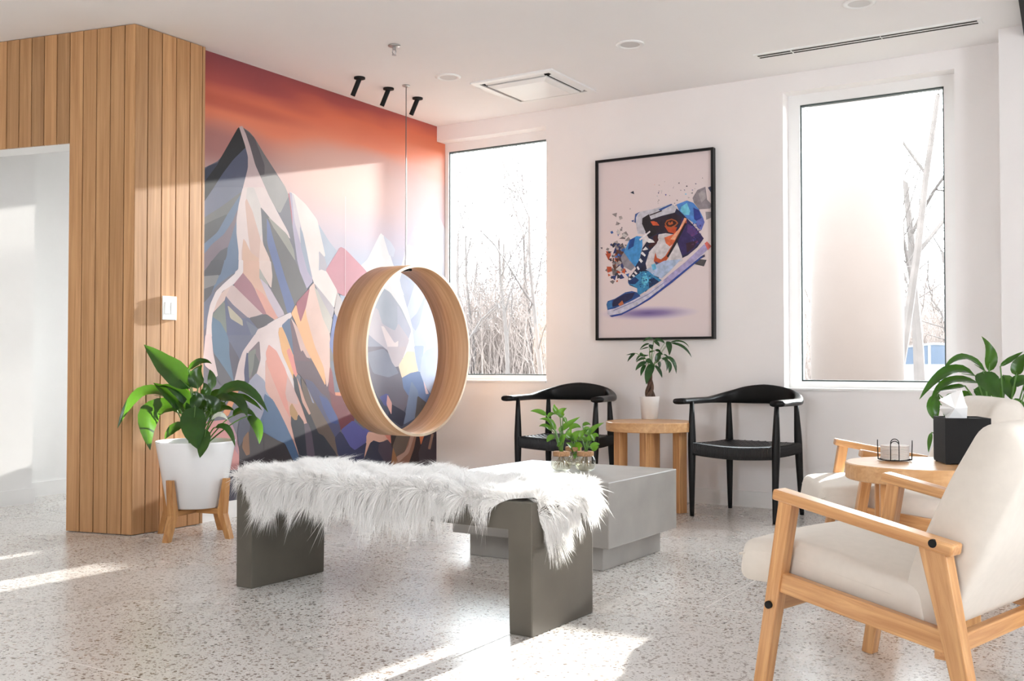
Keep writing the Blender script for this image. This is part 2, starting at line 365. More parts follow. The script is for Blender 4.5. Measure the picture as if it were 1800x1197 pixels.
# timber clad wall with the corridor opening
A = Vector((-4.63, 3.602, 0)); D = Vector((-0.977, -0.212, 0)).normalized(); NI = Vector((-D.y, D.x, 0)) * -1   # NI points into the wall
if NI.y < 0: NI = -NI
def slant(d, n, z): return A + D * d + NI * n + Vector((0, 0, z))
def prism(pts, z0, z1):
    return loft([[Vector((p.x, p.y, z0)) for p in pts], [Vector((p.x, p.y, z1)) for p in pts]])
OPN, OPW, OPH = 0.441, 1.75, 2.138
we = bpy.data.objects.new('wall_entry', None); COL.objects.link(we); we.location = (0, 0, 0); struct(we, 'oak board wall with a tall opening to the white corridor')
obj('core', prism([Vector((-4.649, 3.625, 0)), slant(0.03, 0.02, 0), slant(OPN - 0.002, 0.02, 0), slant(OPN - 0.002, 0.19, 0), Vector((-4.70, 4.08, 0)), Vector((-4.649, 4.08, 0))], 0, H - 0.001), M['white'], we)
obj('header', prism([slant(OPN, 0.02, 0), slant(OPW, 0.02, 0), slant(OPW, 0.19, 0), slant(OPN, 0.19, 0)], OPH, H - 0.001), M['white'], we)
obj('core', prism([slant(OPW, 0.0, 0), slant(3.3, 0.0, 0), slant(3.3, 0.19, 0), slant(OPW, 0.19, 0)], 0, H - 0.001), M['oak'], we)
def board(d0, d1, z0, z1):
    m = Matrix((-D, NI, Vector((0, 0, 1)))).transposed().to_4x4(); m.translation = slant((d0 + d1) / 2, 0.009, (z0 + z1) / 2)
    obj('board', box((0, 0, 0), (d1 - d0 - 0.0055, 0.018, z1 - z0), 0.0015, 1), M['oak'], we, mw=m)
for d0, d1 in ((0.0, 0.069), (0.069, 0.163), (0.163, 0.256), (0.256, 0.348), (0.348, OPN)): board(d0, d1, 0.004, H - 0.003)
dd = OPN
while dd < 1.5:
    board(dd, dd + 0.0895, OPH - 0.004, H - 0.003); dd += 0.0895
ys = [3.604, 3.689, 3.783, 3.880, 3.976, 4.066]
for y0, y1 in zip(ys[:-1], ys[1:]):
    obj('board', box((0, 0, 0), (0.018, y1 - y0 - 0.0055, H - 0.007), 0.0015, 1), M['oak'], we, loc=(-4.639, (y0 + y1) / 2, H / 2))
obj('corner_trim', box((0, 0, 0), (0.024, 0.018, H - 0.007), 0.002, 1), M['oak'], we, loc=(-4.642, 4.0775, H / 2))

# ================================================================== printed pictures
def shapes(name, polys, to3d, origin, nrm, step, mat, parent=None):
    """flat printed shapes, each a hair in front of the one before"""
    vs, fs, cols = [], [], []; origin = Vector(origin); nrm = Vector(nrm)
    for i, (pts, c) in enumerate(polys):
        k = len(vs); off = nrm * (step * (i + 1))
        for x, y in pts: vs.append(to3d(x, y) - origin + off)
        fs.append(list(range(k, k + len(pts)))); cols.append(c)
    me = bpy.data.meshes.new(name); me.from_pydata([tuple(v) for v in vs], [], fs); me.update()
    ca = me.color_attributes.new('Col', 'FLOAT_COLOR', 'CORNER')
    for p in me.polygons:
        for li in p.loop_indices: ca.data[li].color = (*cols[p.index], 1)
        
    me.materials.append(mat); o = bpy.data.objects.new(name, me); link(o, parent)
    if parent is None: o.location = origin
    return o
def smooth_poly(pts, it=1):
    for _ in range(it):
        out = []
        n = len(pts)
        for i in range(n):
            (x0, y0), (x1, y1) = pts[i], pts[(i + 1) % n]
            out += [(x0 * 0.91 + x1 * 0.09, y0 * 0.91 + y1 * 0.09), (x0 * 0.09 + x1 * 0.91, y0 * 0.09 + y1 * 0.91)]
        pts = out
    return pts

TILE = {'A': (350, 200, 7.98), 'B': (350, 330, 7.98), 'C': (350, 460, 7.98), 'D': (350, 590, 7.98), 'E': (350, 700, 9.973), 'F': (470, 320, 7.041),
        'G': (470, 480, 7.041), 'H': (470, 640, 6.647), 'I': (620, 340, 6.65), 'J': (630, 470, 7.48), 'K': (630, 610, 5.70), 'P': (0, 0, 1.0),
        'L': (1050, 280, 7.043), 'N': (1050, 430, 7.043)}
MUR = """
P 190,198,220 700,500 768,470 768,700 700,700
P 86,88,108 358,480 440,400 560,470 640,560 700,560 768,640 768,828 358,905
K 54,56,78 -100,860 785,860 785,1250 -100,1250
I 228,226,236 930,120 1100,470 1100,1190 760,1190 840,720 650,580 720,400 790,370
I 210,211,226 930,120 960,230 1015,560 1020,680 900,580 810,460 780,380
I 204,196,206 770,375 805,450 848,720 640,590 655,540 715,410
I 214,218,232 805,450 900,580 1020,680 1055,860 1055,1000 960,950 880,850 848,720
I 222,216,228 640,590 848,720 900,900 960,1000 1000,1190 620,1190 560,900
J 196,202,222 560,-20 760,20 1110,400 1110,1190 740,1190 690,800 640,560 540,180
J 178,184,204 580,0 770,150 650,560 530,180
J 200,206,226 770,150 890,300 760,620 690,680 640,560
J 176,184,208 880,370 900,400 810,740 800,900 700,760 690,690 770,610
J 196,204,226 880,400 1030,600 1080,900 1060,1190 840,1190 720,900 810,740
J 216,212,216 900,330 1060,600 1095,1000 980,1100 975,800 1000,650
I 242,234,236 330,465 360,500 430,720 465,830 540,1000 560,1100 600,1190 300,1190 100,950 95,850 180,770
I 206,208,226 355,490 440,570 490,660 470,740 430,720
J 236,230,232 480,20 580,20 530,180 640,560 700,780 725,1000 745,1190 560,1190 690,830 560,540 410,320 290,250 380,110
J 172,174,186 300,260 410,330 560,540 690,830 650,960 480,840 300,740 220,560 200,420
J 182,182,198 510,480 690,830 650,960 500,830 520,740
J 196,184,192 120,500 250,550 310,750 480,840 520,740 650,930 660,960 580,1190 300,1190 100,880
J 236,214,214 305,770 330,780 470,1000 520,970 515,1030 470,1105 435,1070 400,1080 340,890
J 150,148,166 100,850 210,960 390,1100 430,1190 100,1190
K 114,106,120 60,0 240,0 310,60 360,190 410,200 440,310 450,400 500,480 490,560 440,660 330,640 200,500 100,300
K 134,134,152 80,60 250,20 320,90 360,190 400,260 300,300 150,260
K 200,184,188 280,0 480,0 410,190 370,195 340,150
K 250,218,186 490,45 560,50 605,245 520,265 440,310 405,190
K 110,130,172 440,310 520,265 605,245 650,330 720,470 680,600 580,560 500,480 455,410
K 172,184,214 560,-10 650,-10 640,100 620,250 605,245 580,130
K 184,192,216 640,100 680,40 760,0 820,260 740,500 660,360 620,250
K 232,200,204 650,340 665,380 700,470 680,470
K 124,138,168 530,340 590,440 600,500 580,700 450,780 480,640 500,520
K 92,84,84 595,490 680,560 640,680 560,740 580,640
K 54,54,76 320,570 440,640 470,660 440,800 300,700
K 96,98,160 215,500 280,470 300,480 285,590 260,580
K 236,176,168 290,475 330,560 330,680 285,570
K 96,94,164 -60,720 100,840 110,850 60,960 -60,1010
K 236,184,164 100,850 230,880 260,880 325,960 320,975 290,930 210,950 150,930 110,960 40,1150 5,1150 60,960
K 232,140,120 255,870 325,880 325,970
K 84,70,86 210,970 290,930 330,980 340,1190 290,1190 200,1040
K 66,52,50 325,860 400,870 350,1020 335,1000
K 124,106,96 395,860 530,870 470,1040 380,1150 345,1000
K 176,124,84 345,1000 375,1100 400,1190 330,1190
K 176,130,110 530,870 590,870 560,1020 500,1190 390,1180 385,1100 470,1050
K 210,170,156 530,870 560,870 500,1060 400,1150 385,1105 460,1060 505,990
K 62,50,54 590,870 615,880 640,1000 600,1190 500,1190 560,1020
K 236,140,96 610,870 660,870 625,985
K 84,74,84 640,960 740,860 785,860 785,1200 620,1200 605,1060
K 190,150,130 735,870 750,870 715,1025 700,1020
F 180,188,206 625,510 760,740 860,860 740,1000 690,1190 600,1190 560,700
F 206,128,144 910,808 960,835 1197,1080 1330,1250 1150,1400 1000,1430 860,1360 720,1100 860,880 890,825
I 158,160,182 80,990 200,970 260,1100 100,1250 20,1250
F 246,230,226 275,120 330,150 470,280 610,470 640,600 710,910 700,930 640,850 635,1100 660,1080 720,1100 865,1357 825,1567 700,1407 570,1237 430,600
F 190,182,192 635,850 700,930 730,1050 720,1100 665,1075 645,1095
F 182,170,196 275,125 300,140 350,300 410,560 560,1227 470,1337 385,1127 330,900 300,350
F 186,96,110 270,125 300,400 320,840 240,640 130,380 180,260
F 216,204,214 300,140 320,160 400,520 415,780 340,480
F 160,168,188 400,550 430,620 490,900 550,1197 500,1100 420,800
P 112,110,124 358,296 385,283 424,223 450,250 505,336 523,470 560,560 640,640 640,828 358,905
A 132,126,128 590,175 700,260 770,340 1020,760 1197,1020 1250,1150 1130,1400 990,1197 780,720 700,470
A 160,156,156 860,900 1080,860 1197,1020 1250,1150 1130,1400 990,1197
A 104,96,102 600,185 770,340 910,720 910,850 840,860 780,720 700,470
A 40,38,42 555,190 590,230 650,480 480,650 330,850 220,1000 110,1197 62,1280 62,960 240,740 390,480
A 66,70,92 62,810 130,740 280,680 62,970
A 94,98,124 650,480 690,640 690,740 640,980 580,1197 500,1290 62,1450 62,1290 110,1197 330,850 480,650
B 106,110,134 210,0 620,0 580,70 300,270 62,440 62,220
B 106,106,108 600,50 580,130 470,270 390,370 200,470 62,545 62,430 300,280
B 80,80,86 390,370 370,440 250,640 62,810 62,530 200,460
B 98,118,150 580,90 545,300 530,500 560,900 550,1100 500,1197 250,1260 380,960 410,800 100,930 62,910 62,800 260,630 400,380 470,270
B 124,108,122 540,300 525,440 480,560 440,700 400,820 300,900 200,1010 62,1200 62,950 180,800 350,660 470,480
B 78,78,90 400,830 380,950 300,1197 62,1230 62,1190 200,1010 300,890
A 228,202,202 565,180 600,175 650,290 710,470 780,720 860,900 990,1197 1000,1260 560,1260 640,960 690,760 690,600 650,440
B 230,210,209 615,0 910,0 1100,360 1240,620 1280,720 1197,630 940,370 865,270 880,400 885,640 940,860 1000,1000 1020,1197 610,1240 500,1210 555,1090 560,900 530,640 530,440 560,240
B 214,204,202 680,0 760,0 860,260 880,640 850,700 660,160
B 216,180,168 665,150 740,330 830,640 860,760 840,1240 610,1240 600,900 620,710 650,760 720,920 690,640 650,200
B 222,180,158 615,720 650,770 725,920 840,1000 840,1240 610,1240
B 230,200,190 860,720 940,860 1000,1000 1020,1230 880,1230 840,1100
B 92,92,104 862,270 940,370 1197,700 1260,1260 1020,1240 1000,1000 900,780 880,400
B 98,92,96 930,370 1197,820 1300,1100 1300,1260 1170,1250 1040,760
F 156,152,144 0,420 240,650 320,840 345,980 120,640
F 102,97,100 -20,430 120,640 345,990 480,1337 370,1487 300,1627 210,1647 50,1327 40,950 0,860
F 90,106,160 -10,440 20,520 60,680 215,1197 330,1517 290,1617 250,1617 190,1400 130,1197 0,750
C 98,118,150 62,600 240,330 560,90 560,-20 350,-20 290,180 220,330 62,580
C 72,72,84 180,-20 350,-20 290,190 62,205
C 132,132,136 62,210 280,190 220,320 62,385
C 88,88,98 62,390 215,330 150,480 62,580
C 108,114,140 62,590 220,400 150,650 105,900 62,1000
C 106,100,116 62,980 110,900 95,1197 62,1300
C 96,100,134 360,470 440,560 690,790 830,950 740,1100 620,1260 410,1260 380,900
C 112,104,128 365,480 480,630 690,790 580,790 440,660
C 190,180,160 395,605 600,820 615,905 440,790
C 210,184,182 460,315 900,730 700,790 480,600 365,460
C 224,178,158 610,-10 840,-10 850,250 1020,580 1110,780 1060,810 940,740 770,340 610,150
C 228,162,148 780,360 900,460 1100,780 1055,805 940,740
C 230,204,196 845,-10 1000,-10 1020,200 1010,380 850,90
C 176,172,166 845,85 970,340 930,360 850,230
C 206,190,204 850,230 970,350 1195,740 1110,785 960,500
C 168,112,126 605,155 740,320 940,740 905,740 470,310
C 112,120,144 650,820 830,950 750,1060
C 84,78,90 700,790 940,740 1050,810 830,945
C 222,192,184 380,385 460,310 370,470 350,540 190,720 200,620 260,500
C 128,136,130 355,540 390,1030 290,850 180,760
C 100,128,156 175,770 290,850 390,1030 415,1240 180,1240 165,900
C 234,220,222 560,-20 610,-20 610,150 480,310 320,410 240,560 180,740 165,900 180,1220 85,1220 120,800 160,600 240,420 350,310 520,160 555,100
D 100,98,108 200,240 300,400 440,570 470,680 380,730 310,690 250,600
D 100,128,156 175,0 400,0 430,280 490,670 380,480 210,240
D 104,108,136 400,0 790,0 640,190 580,300 560,340 420,70
D 92,88,108 420,70 560,330 530,480 490,670 430,280
D 234,212,214 95,-20 165,-20 190,250 255,560 240,575 180,500 90,420 55,330
D 232,212,212 860,-60 1260,-60 1260,600 1000,800 940,700 800,530 855,350
G 232,215,217 0,640 100,580 290,490 300,530 180,650 140,700 200,1000 260,1300 160,1300 -100,1100
C 234,214,214 830,950 910,920 1197,760 1230,1000 1197,1260 850,1260 840,1105 700,1207 640,1240 760,1080
D 232,212,214 790,-20 860,-20 850,60 680,230 630,420 640,730 470,780 490,680 560,380 620,220
D 130,114,124 845,65 855,330 800,530 700,630 640,730 640,500 690,240
D 70,76,116 670,240 690,250 695,640 645,720 635,500
D 132,136,132 690,240 790,180 770,400 700,620
D 98,100,104 780,240 840,380 800,510 730,590 770,420
D 164,166,188 800,530 900,620 1000,820 1020,900 900,1240 740,1240 700,900 700,650
D 226,150,104 555,640 575,700 400,1130 330,1100 440,880 480,770
E 164,164,186 740,-60 900,-60 1130,300 1060,420 980,300
E 62,54,62 680,600 880,300 1000,340 1100,570 1240,680 1496,800 1560,1250 690,1250
E 80,82,104 720,350 880,300 880,560 780,700 700,860 680,600
E 140,98,70 780,700 865,570 880,980 830,1000 760,860
E 214,150,150 80,420 500,380 600,560 690,900 690,1250 560,1250 80,1250
E 184,142,156 480,400 560,440 650,660 690,1000 620,880 560,640
E 80,108,148 1240,-20 1290,20 1496,380 1600,600 1600,900 1496,800 1100,570 1060,430
H 226,176,164 -20,-60 180,0 330,330 440,620 460,690 420,700 300,560 270,600 290,760 400,1060 370,1060 300,880 130,520 -20,300
H 232,216,216 150,-40 240,-20 300,200 340,360 290,230
H 234,158,146 -20,-60 160,-40 190,200 230,460 270,640 200,500 60,160
H 214,178,174 170,50 330,330 350,470 280,450 230,420 190,200
D 234,160,146 975,130 1080,220 1197,460 1230,560 1197,900 1050,620 960,420 940,240
G 240,180,118 150,680 180,670 270,900 350,1100 375,1230 330,1330 190,1000 140,740
G 236,146,138 240,960 265,930 330,1060 370,1240 340,1290
G 84,104,140 180,650 270,560 290,700 330,1000 320,1020 240,780
G 110,78,92 275,570 340,680 420,970 440,950 500,1060 580,1120 650,1227 370,1250 330,1040 310,800
H 102,78,92 320,-40 550,-20 730,320 760,560 850,770 790,870 560,480 440,200 380,120
G 222,184,176 290,560 330,620 450,800 540,1060 490,1040 440,950 420,970 340,680
G 252,186,132 300,500 355,385 410,610 470,420 490,540 560,820 700,1160 720,1400 620,1190 480,930 400,720 340,580
G 236,198,186 525,180 570,120 640,380 770,760 765,1300 735,1420 700,1160 590,900 490,540 475,420
G 200,192,184 575,160 650,260 800,560 775,760 690,560
G 188,178,186 575,120 700,280 825,440 800,560 680,330
G 166,78,98 360,370 525,180 470,420 410,610 380,480
G 200,188,188 865,235 940,380 980,560 940,700 830,480
G 170,182,204 900,270 960,290 1040,360 970,470
G 108,122,180 825,485 940,690 890,900 880,1100 840,1240 770,900
G 128,120,124 770,900 830,1080 850,1300 780,1300
H 150,74,80 728,20 790,200 800,370 740,360 715,290
H 120,124,140 740,-40 800,-20 880,330 790,335 770,140
H 236,150,116 790,335 880,335 890,390 800,370
H 126,54,64 720,310 780,370 900,380 1020,660 860,770 820,700 760,500
H 86,84,122 440,170 520,210 620,340 700,400 820,640 850,760 790,880 560,460 470,300
H 70,86,148 600,360 700,420 810,620 820,700 740,680 660,520
H 112,92,82 390,140 560,460 700,700 790,870 860,1160 800,1160 590,800 500,600 420,380
H 150,150,176 460,260 550,460 530,450
H 48,48,60 300,105 340,180 410,430 500,600 590,810 650,840 800,1050 800,1220 540,1220 510,820 460,660 400,480 320,300
H 220,170,154 340,150 380,260 430,420 500,580 490,590 410,440
H 100,84,100 430,700 470,690 510,800 560,1150 470,1150
H 48,50,64 275,590 340,650 360,590 420,680 440,900 460,1150 400,1150 320,880 280,700
H 190,146,96 285,455 350,580 340,650 320,650 270,590 265,500
H 82,112,152 -40,340 60,420 200,690 330,990 380,1160 330,1160 190,920 -40,790
H 58,50,56 -40,800 100,890 200,930 310,1160 -40,1160
H 54,56,92 790,860 850,790 900,850 980,980 1020,1000 1160,900 1110,1180 850,1180
H 94,92,162 860,770 1000,660 1150,790 1150,910 1020,1000 970,960
"""  # sunlight on the lower taupe mountain face is put into its print colour
def parse(txt, gain):
    out = []
    for ln in txt.strip().splitlines():
        t, c, *pts = ln.split(); ox, oy, s = TILE[t]
        c = tuple(v * gain for v in lin([float(v) for v in c.split(',')]))
        out.append(([(ox + float(p.split(',')[0]) / s, oy + float(p.split(',')[1]) / s) for p in pts], c))
    return out
MURAL_GAIN = 0.55
def grow_poly(pts, r):
    n = len(pts); ar = sum(pts[i][0] * pts[(i + 1) % n][1] - pts[(i + 1) % n][0] * pts[i][1] for i in range(n)); sg = 1 if ar > 0 else -1; out = []
    for i in range(n):
        a, b, c = Vector(pts[i - 1]), Vector(pts[i]), Vector(pts[(i + 1) % n]); d = (c - a)
        if d.length < 1e-6: out.append(pts[i]); continue
        u, v = (a - b), (c - b)
        if u.length < 1e-6 or v.length < 1e-6 or u.angle(v) < 0.9: out.append(pts[i]); continue
        d.normalize(); out.append((b.x + d.y * r * sg, b.y - d.x * r * sg))
    return out
mur = [([(max(x, 357.3), y) for x, y in smooth_poly(grow_poly(p, 0.9))], c) for p, c in parse(MUR, MURAL_GAIN)]
mur = [([(min(x, 767.6) if y > 668 else min(x, 784.0), y) for x, y in p], c) for p, c in mur]
mural_o = Vector((XM, 5.25, 1.2))

def sky_print():
    m, nt, b = new_mat('mural_sky'); L = nt.links
    tc = N(nt, 'ShaderNodeTexCoord'); sp = N(nt, 'ShaderNodeSeparateXYZ'); L.new(tc.outputs['Object'], sp.inputs[0])
    mp = N(nt, 'ShaderNodeMapping'); mp.inputs['Scale'].default_value = (1, 0.8, 3.2); L.new(tc.outputs['Object'], mp.inputs[0])
    nz = N(nt, 'ShaderNodeTexNoise'); nz.inputs['Scale'].default_value = 1.4; nz.inputs['Detail'].default_value = 2; L.new(mp.outputs[0], nz.inputs['Vector'])
    # height on the wall, tilted a little and disturbed by the clouds
    a = N(nt, 'ShaderNodeMath', operation='MULTIPLY_ADD'); L.new(sp.outputs['Y'], a.inputs[0]); a.inputs[1].default_value = -0.085; L.new(sp.outputs['Z'], a.inputs[2])
    n2 = N(nt, 'ShaderNodeMath', operation='MULTIPLY_ADD'); L.new(nz.outputs['Fac'], n2.inputs[0]); n2.inputs[1].default_value = 0.26; L.new(a.outputs[0], n2.inputs[2])
    mr = N(nt, 'ShaderNodeMapRange'); mr.inputs['From Min'].default_value = 0.45; mr.inputs['From Max'].default_value = 1.80; L.new(n2.outputs[0], mr.inputs['Value'])
    r = ramp(nt, [(0.0, lin((168, 178, 200))), (0.20, lin((194, 177, 188))), (0.34, lin((206, 178, 178))), (0.50, lin((212, 174, 168))), (0.60, lin((234, 166, 148))),
                  (0.68, lin((252, 146, 110))), (0.78, lin((246, 130, 98))), (0.86, lin((194, 94, 90))), (1.0, lin((144, 74, 84)))])
    L.new(mr.outputs[0], r.inputs['Fac'])
    # dusky cloud on the near left, pale glow in the middle
    def blob(cy, cz, sy, sz, e0, e1):
        v = N(nt, 'ShaderNodeVectorMath', operation='SUBTRACT'); L.new(tc.outputs['Object'], v.inputs[0]); v.inputs[1].default_value = (0, cy, cz)
        s = N(nt, 'ShaderNodeVectorMath', operation='MULTIPLY'); L.new(v.outputs[0], s.inputs[0]); s.inputs[1].default_value = (0, 1 / sy, 1 / sz)
        l = N(nt, 'ShaderNodeVectorMath', operation='LENGTH'); L.new(s.outputs[0], l.inputs[0])
        g = N(nt, 'ShaderNodeMapRange'); g.interpolation_type = 'SMOOTHSTEP'; g.inputs['From Min'].default_value = 0.2; g.inputs['From Max'].default_value = 1.0
        g.inputs['To Min'].default_value = e0; g.inputs['To Max'].default_value = e1; L.new(l.outputs['Value'], g.inputs['Value']); return g.outputs[0]
    cur = r.outputs[0]
    for args, col in (((-1.05, 1.02, 0.75, 0.20, 0.85, 0.0), lin((176, 118, 114))), ((-0.95, 1.27, 0.9, 0.07, 0.6, 0.0), lin((196, 94, 80))), ((0.10, 0.98, 0.85, 0.30, 0.85, 0.0), lin((232, 186, 172)))):
        mx = N(nt, 'ShaderNodeMixRGB'); L.new(blob(*args), mx.inputs[0]); L.new(cur, mx.inputs[1]); mx.inputs[2].default_value = (*col, 1); cur = mx.outputs[0]
    gn = N(nt, 'ShaderNodeMixRGB', blend_type='MULTIPLY'); gn.inputs[0].default_value = 1.0; L.new(cur, gn.inputs[1]); gn.inputs[2].default_value = (0.68, 0.68, 0.68, 1)
    L.new(gn.outputs[0], b.inputs['Base Color']); b.inputs['Roughness'].default_value = 0.6; b.inputs['Specular IOR Level'].default_value = 0.3
    return m
sk = [(4.088, 0.1), (YB, 0.1), (YB, 0.78), (6.529, 0.795), (6.529, 2.631), (YB, 2.631), (YB, 2.749), (4.088, 2.749)]
mural = obj('mountain_mural', ([Vector((0.0004, y - mural_o.y, z - mural_o.z)) for y, z in sk], [list(range(len(sk)))]), sky_print(), loc=mural_o)
tag(mural, 'wall mural of faceted pink and blue mountains under an orange sunset sky', 'mural')
M['print'] = print_mat('mural_print', 0.6, 0.3)
shapes('mountain_print', mur, lambda x, y: at_x(x, y, XM), mural_o, (1, 0, 0), 0.000004, M['print'], mural).location = (0.0006, 0, 0)
sy_ = at_x(607, 400, XM).y - mural_o.y
obj('seam', bb(0.00145, 0.0015, sy_ - 0.0012, sy_ + 0.0012, 0.05, 0.86), plain('seam_paper', (0.62, 0.54, 0.55), 0.6), mural)

# poster
PY = 6.392
pc = Vector((-2.853, PY, 1.704)); PW, PH = 0.862, 1.252
poster = thing('framed_poster', 'large black framed poster of an exploding blue and orange sneaker', 'poster', pc)
def poster_paper():
    m, nt, b = new_mat('poster_paper'); L = nt.links
    tc = N(nt, 'ShaderNodeTexCoord'); v = N(nt, 'ShaderNodeVectorMath', operation='SUBTRACT'); L.new(tc.outputs['Object'], v.inputs[0]); v.inputs[1].default_value = (-0.04, 0, -0.445)
    s = N(nt, 'ShaderNodeVectorMath', operation='MULTIPLY'); L.new(v.outputs[0], s.inputs[0]); s.inputs[1].default_value = (1 / 0.37, 0, 1 / 0.05)
    l = N(nt, 'ShaderNodeVectorMath', operation='LENGTH'); L.new(s.outputs[0], l.inputs[0])
    r = ramp(nt, [(0.0, lin((104, 86, 140))), (0.35, lin((140, 124, 168))), (0.8, lin((206, 192, 204))), (1.0, lin((220, 206, 206)))]); L.new(l.outputs['Value'], r.inputs['Fac'])
    L.new(r.outputs[0], b.inputs['Base Color']); b.inputs['Roughness'].default_value = 0.35
    return m
obj('paper', bb(-PW / 2 + 0.01, PW / 2 - 0.01, 0, 0.02, -PH / 2 + 0.01, PH / 2 - 0.01), poster_paper(), poster)
fb = bmesh.new(); ft = 0.016
for c, s in (((-PW / 2 + ft / 2, 0.003, 0), (ft, 0.045, PH)), ((PW / 2 - ft / 2, 0.003, 0), (ft, 0.045, PH)), ((0, 0.003, PH / 2 - ft / 2), (PW - 2 * ft, 0.045, ft)), ((0, 0.003, -PH / 2 + ft / 2), (PW - 2 * ft, 0.045, ft))): bm_box(fb, c, s)
obj('frame', fb, M['black_wood'], poster)
SHOE = """
L 150,142,148 1180,480 1240,380 1340,340 1360,500 1420,560 1400,610 1260,620 1200,540
L 176,168,172 1250,420 1330,370 1350,480 1290,540
L 150,145,150 1340,650 1420,650 1420,720 1350,750
L 60,66,96 1370,350 1425,330 1425,420 1400,400
N 84,82,86 1200,240 1270,180 1355,190 1320,270
N 70,66,90 1260,160 1330,120 1335,150 1290,170
L 84,140,214 980,560 1110,510 1190,540 1260,620 1310,720 1300,830 1240,820 1110,730 1020,650
L 120,206,232 1040,590 1110,540 1150,640 1140,690 1080,690 1030,640
L 52,66,150 1190,600 1260,630 1300,740 1270,800 1200,740
L 110,120,200 1230,760 1310,720 1330,780 1290,880 1230,830
L 40,42,70 560,700 640,680 800,620 920,560 1020,640 1110,730 1220,850 1320,980 1240,1090 1120,1190 900,1300 740,1500 600,1640 400,1560 380,1490 520,1300 560,1100 640,980 590,900 560,800
L 204,202,212 470,680 530,650 680,620 920,550 985,600 960,660 800,700 665,745 640,690 560,730 555,800 600,900 580,930 500,920 480,800 465,740
L 54,86,150 470,680 530,650 500,680 480,720 478,790 460,780
L 54,90,160 760,620 920,550 930,565 780,640
L 62,40,48 640,690 800,630 800,645 655,700
L 38,34,40 640,680 665,745 700,800 740,920 650,970 600,900 555,800 560,730
L 48,36,50 665,750 960,665 1050,720 1020,800 930,920 760,910 740,920 700,800
L 214,92,54 660,770 700,765 740,780 770,820 690,820
L 200,80,44 830,820 900,840 990,840 960,920 880,900
L 176,92,50 835,800 860,755 920,735 975,755 1005,790 970,830 920,855 860,845
L 66,34,30 850,800 870,768 920,750 965,768 985,790 955,818 915,838 870,832
L 210,104,56 875,790 890,770 905,790 930,765 940,800 905,815 885,812
L 58,46,98 1050,720 1110,735 1320,980 1150,1160 1050,1190 1000,1020
L 96,64,128 1120,800 1220,850 1250,920 1180,960 1110,900
L 60,36,54 1100,1040 1240,1000 1200,1090 1110,1160
L 216,210,213 760,930 850,915 940,930 980,1000 1050,1197 1060,1260 800,1330 620,1380 600,1290 640,1150 740,1040
L 226,112,70 830,970 940,930 990,880 980,1010 900,1080 850,1040
L 204,92,54 1100,735 1020,870 960,1010 840,1200 790,1240 740,1220 720,1150 700,1260 740,1320 800,1330 880,1220 990,1030 1110,790
L 242,176,140 1080,725 1110,735 960,1000 905,990 1020,850
L 36,28,34 1085,790 1110,790 990,1030 880,1220 860,1200 960,1020
L 80,70,110 710,1260 780,1290 840,1260 800,1330 740,1320
L 70,34,38 740,930 760,1000 720,1060 640,1110 560,1300 500,1380 520,1250 570,1130 700,1010 690,960
L 36,48,84 560,1100 640,1080 640,1160 600,1290 500,1390 470,1330 530,1220
L 72,150,214 490,950 560,960 560,1080 520,1250 470,1330 400,1250 330,1150 400,1000
L 40,78,150 400,1000 470,970 450,1080 380,1120
L 150,146,156 330,1150 400,1250 470,1330 420,1380 330,1330 290,1220
L 240,238,242 520,990 650,885 660,900 530,1010
L 240,236,238 560,1000 600,960 690,1000 715,1030 640,1035 600,1010 570,1060
N 240,238,240 560,70 600,25 632,60 590,70
N 240,238,240 540,110 560,85 602,130 590,150
N 240,238,240 515,190 535,168 567,205 545,228
N 240,238,240 488,282 505,266 528,305 508,317
N 240,238,240 453,342 470,326 500,360 482,372
N 240,238,240 428,382 445,366 475,395 457,407
N 240,238,240 383,430 400,408 434,432 420,447
N 60,140,190 380,460 430,420 560,330 640,330 700,380 800,440 620,560 500,640 495,540 440,510 390,490
N 30,54,96 640,430 700,410 770,460 640,540
N 34,60,110 380,455 470,400 520,440 470,490 400,490
N 100,196,226 560,400 620,380 640,450 590,510 550,470
N 178,196,226 600,310 830,200 1040,180 900,330 800,420 700,380 640,330
N 110,186,224 670,250 720,230 735,300 690,320
N 46,84,150 130,700 220,670 350,590 430,575 490,590 540,640 440,690 220,800 130,815 115,740
N 36,40,80 200,690 340,610 470,590 430,670 280,750 180,770
N 60,120,180 120,720 180,690 190,770 130,800
N 190,110,70 260,740 310,690 330,735 280,760
N 206,204,222 125,810 220,790 440,690 640,580 830,440 1000,310 1240,80 1360,-40 1415,20 1280,150 900,460 640,660 500,750 300,850 170,885 130,860
N 176,166,208 820,440 900,370 1100,210 1320,0 1400,30 1200,210 900,460 830,520
N 220,110,100 1330,-15 1360,-40 1415,20 1370,70
N 150,150,190 200,810 440,710 640,605 860,440 866,450 640,618 440,722 205,822
N 50,74,156 150,880 300,850 500,750 640,660 900,460 1280,150 1310,130 1300,160 930,470 660,675 500,770 300,872 180,897
"""
sh = parse(SHOE, 0.85)
rs = random.Random(3)
def shard(cx, cy, r, c):
    a0 = rs.random() * 6.28; k = rs.choice((3, 3, 4))
    return ([(cx + r * rs.uniform(0.5, 1.3) * math.cos(a0 + 6.28 * j / k), cy + r * rs.uniform(0.5, 1.3) * math.sin(a0 + 6.28 * j / k)) for j in range(k)], tuple(0.85 * v for v in lin(c)))
GREYS = [(120, 112, 114), (150, 142, 142), (86, 82, 88), (176, 166, 164), (64, 62, 74), (206, 200, 198)]
left = []
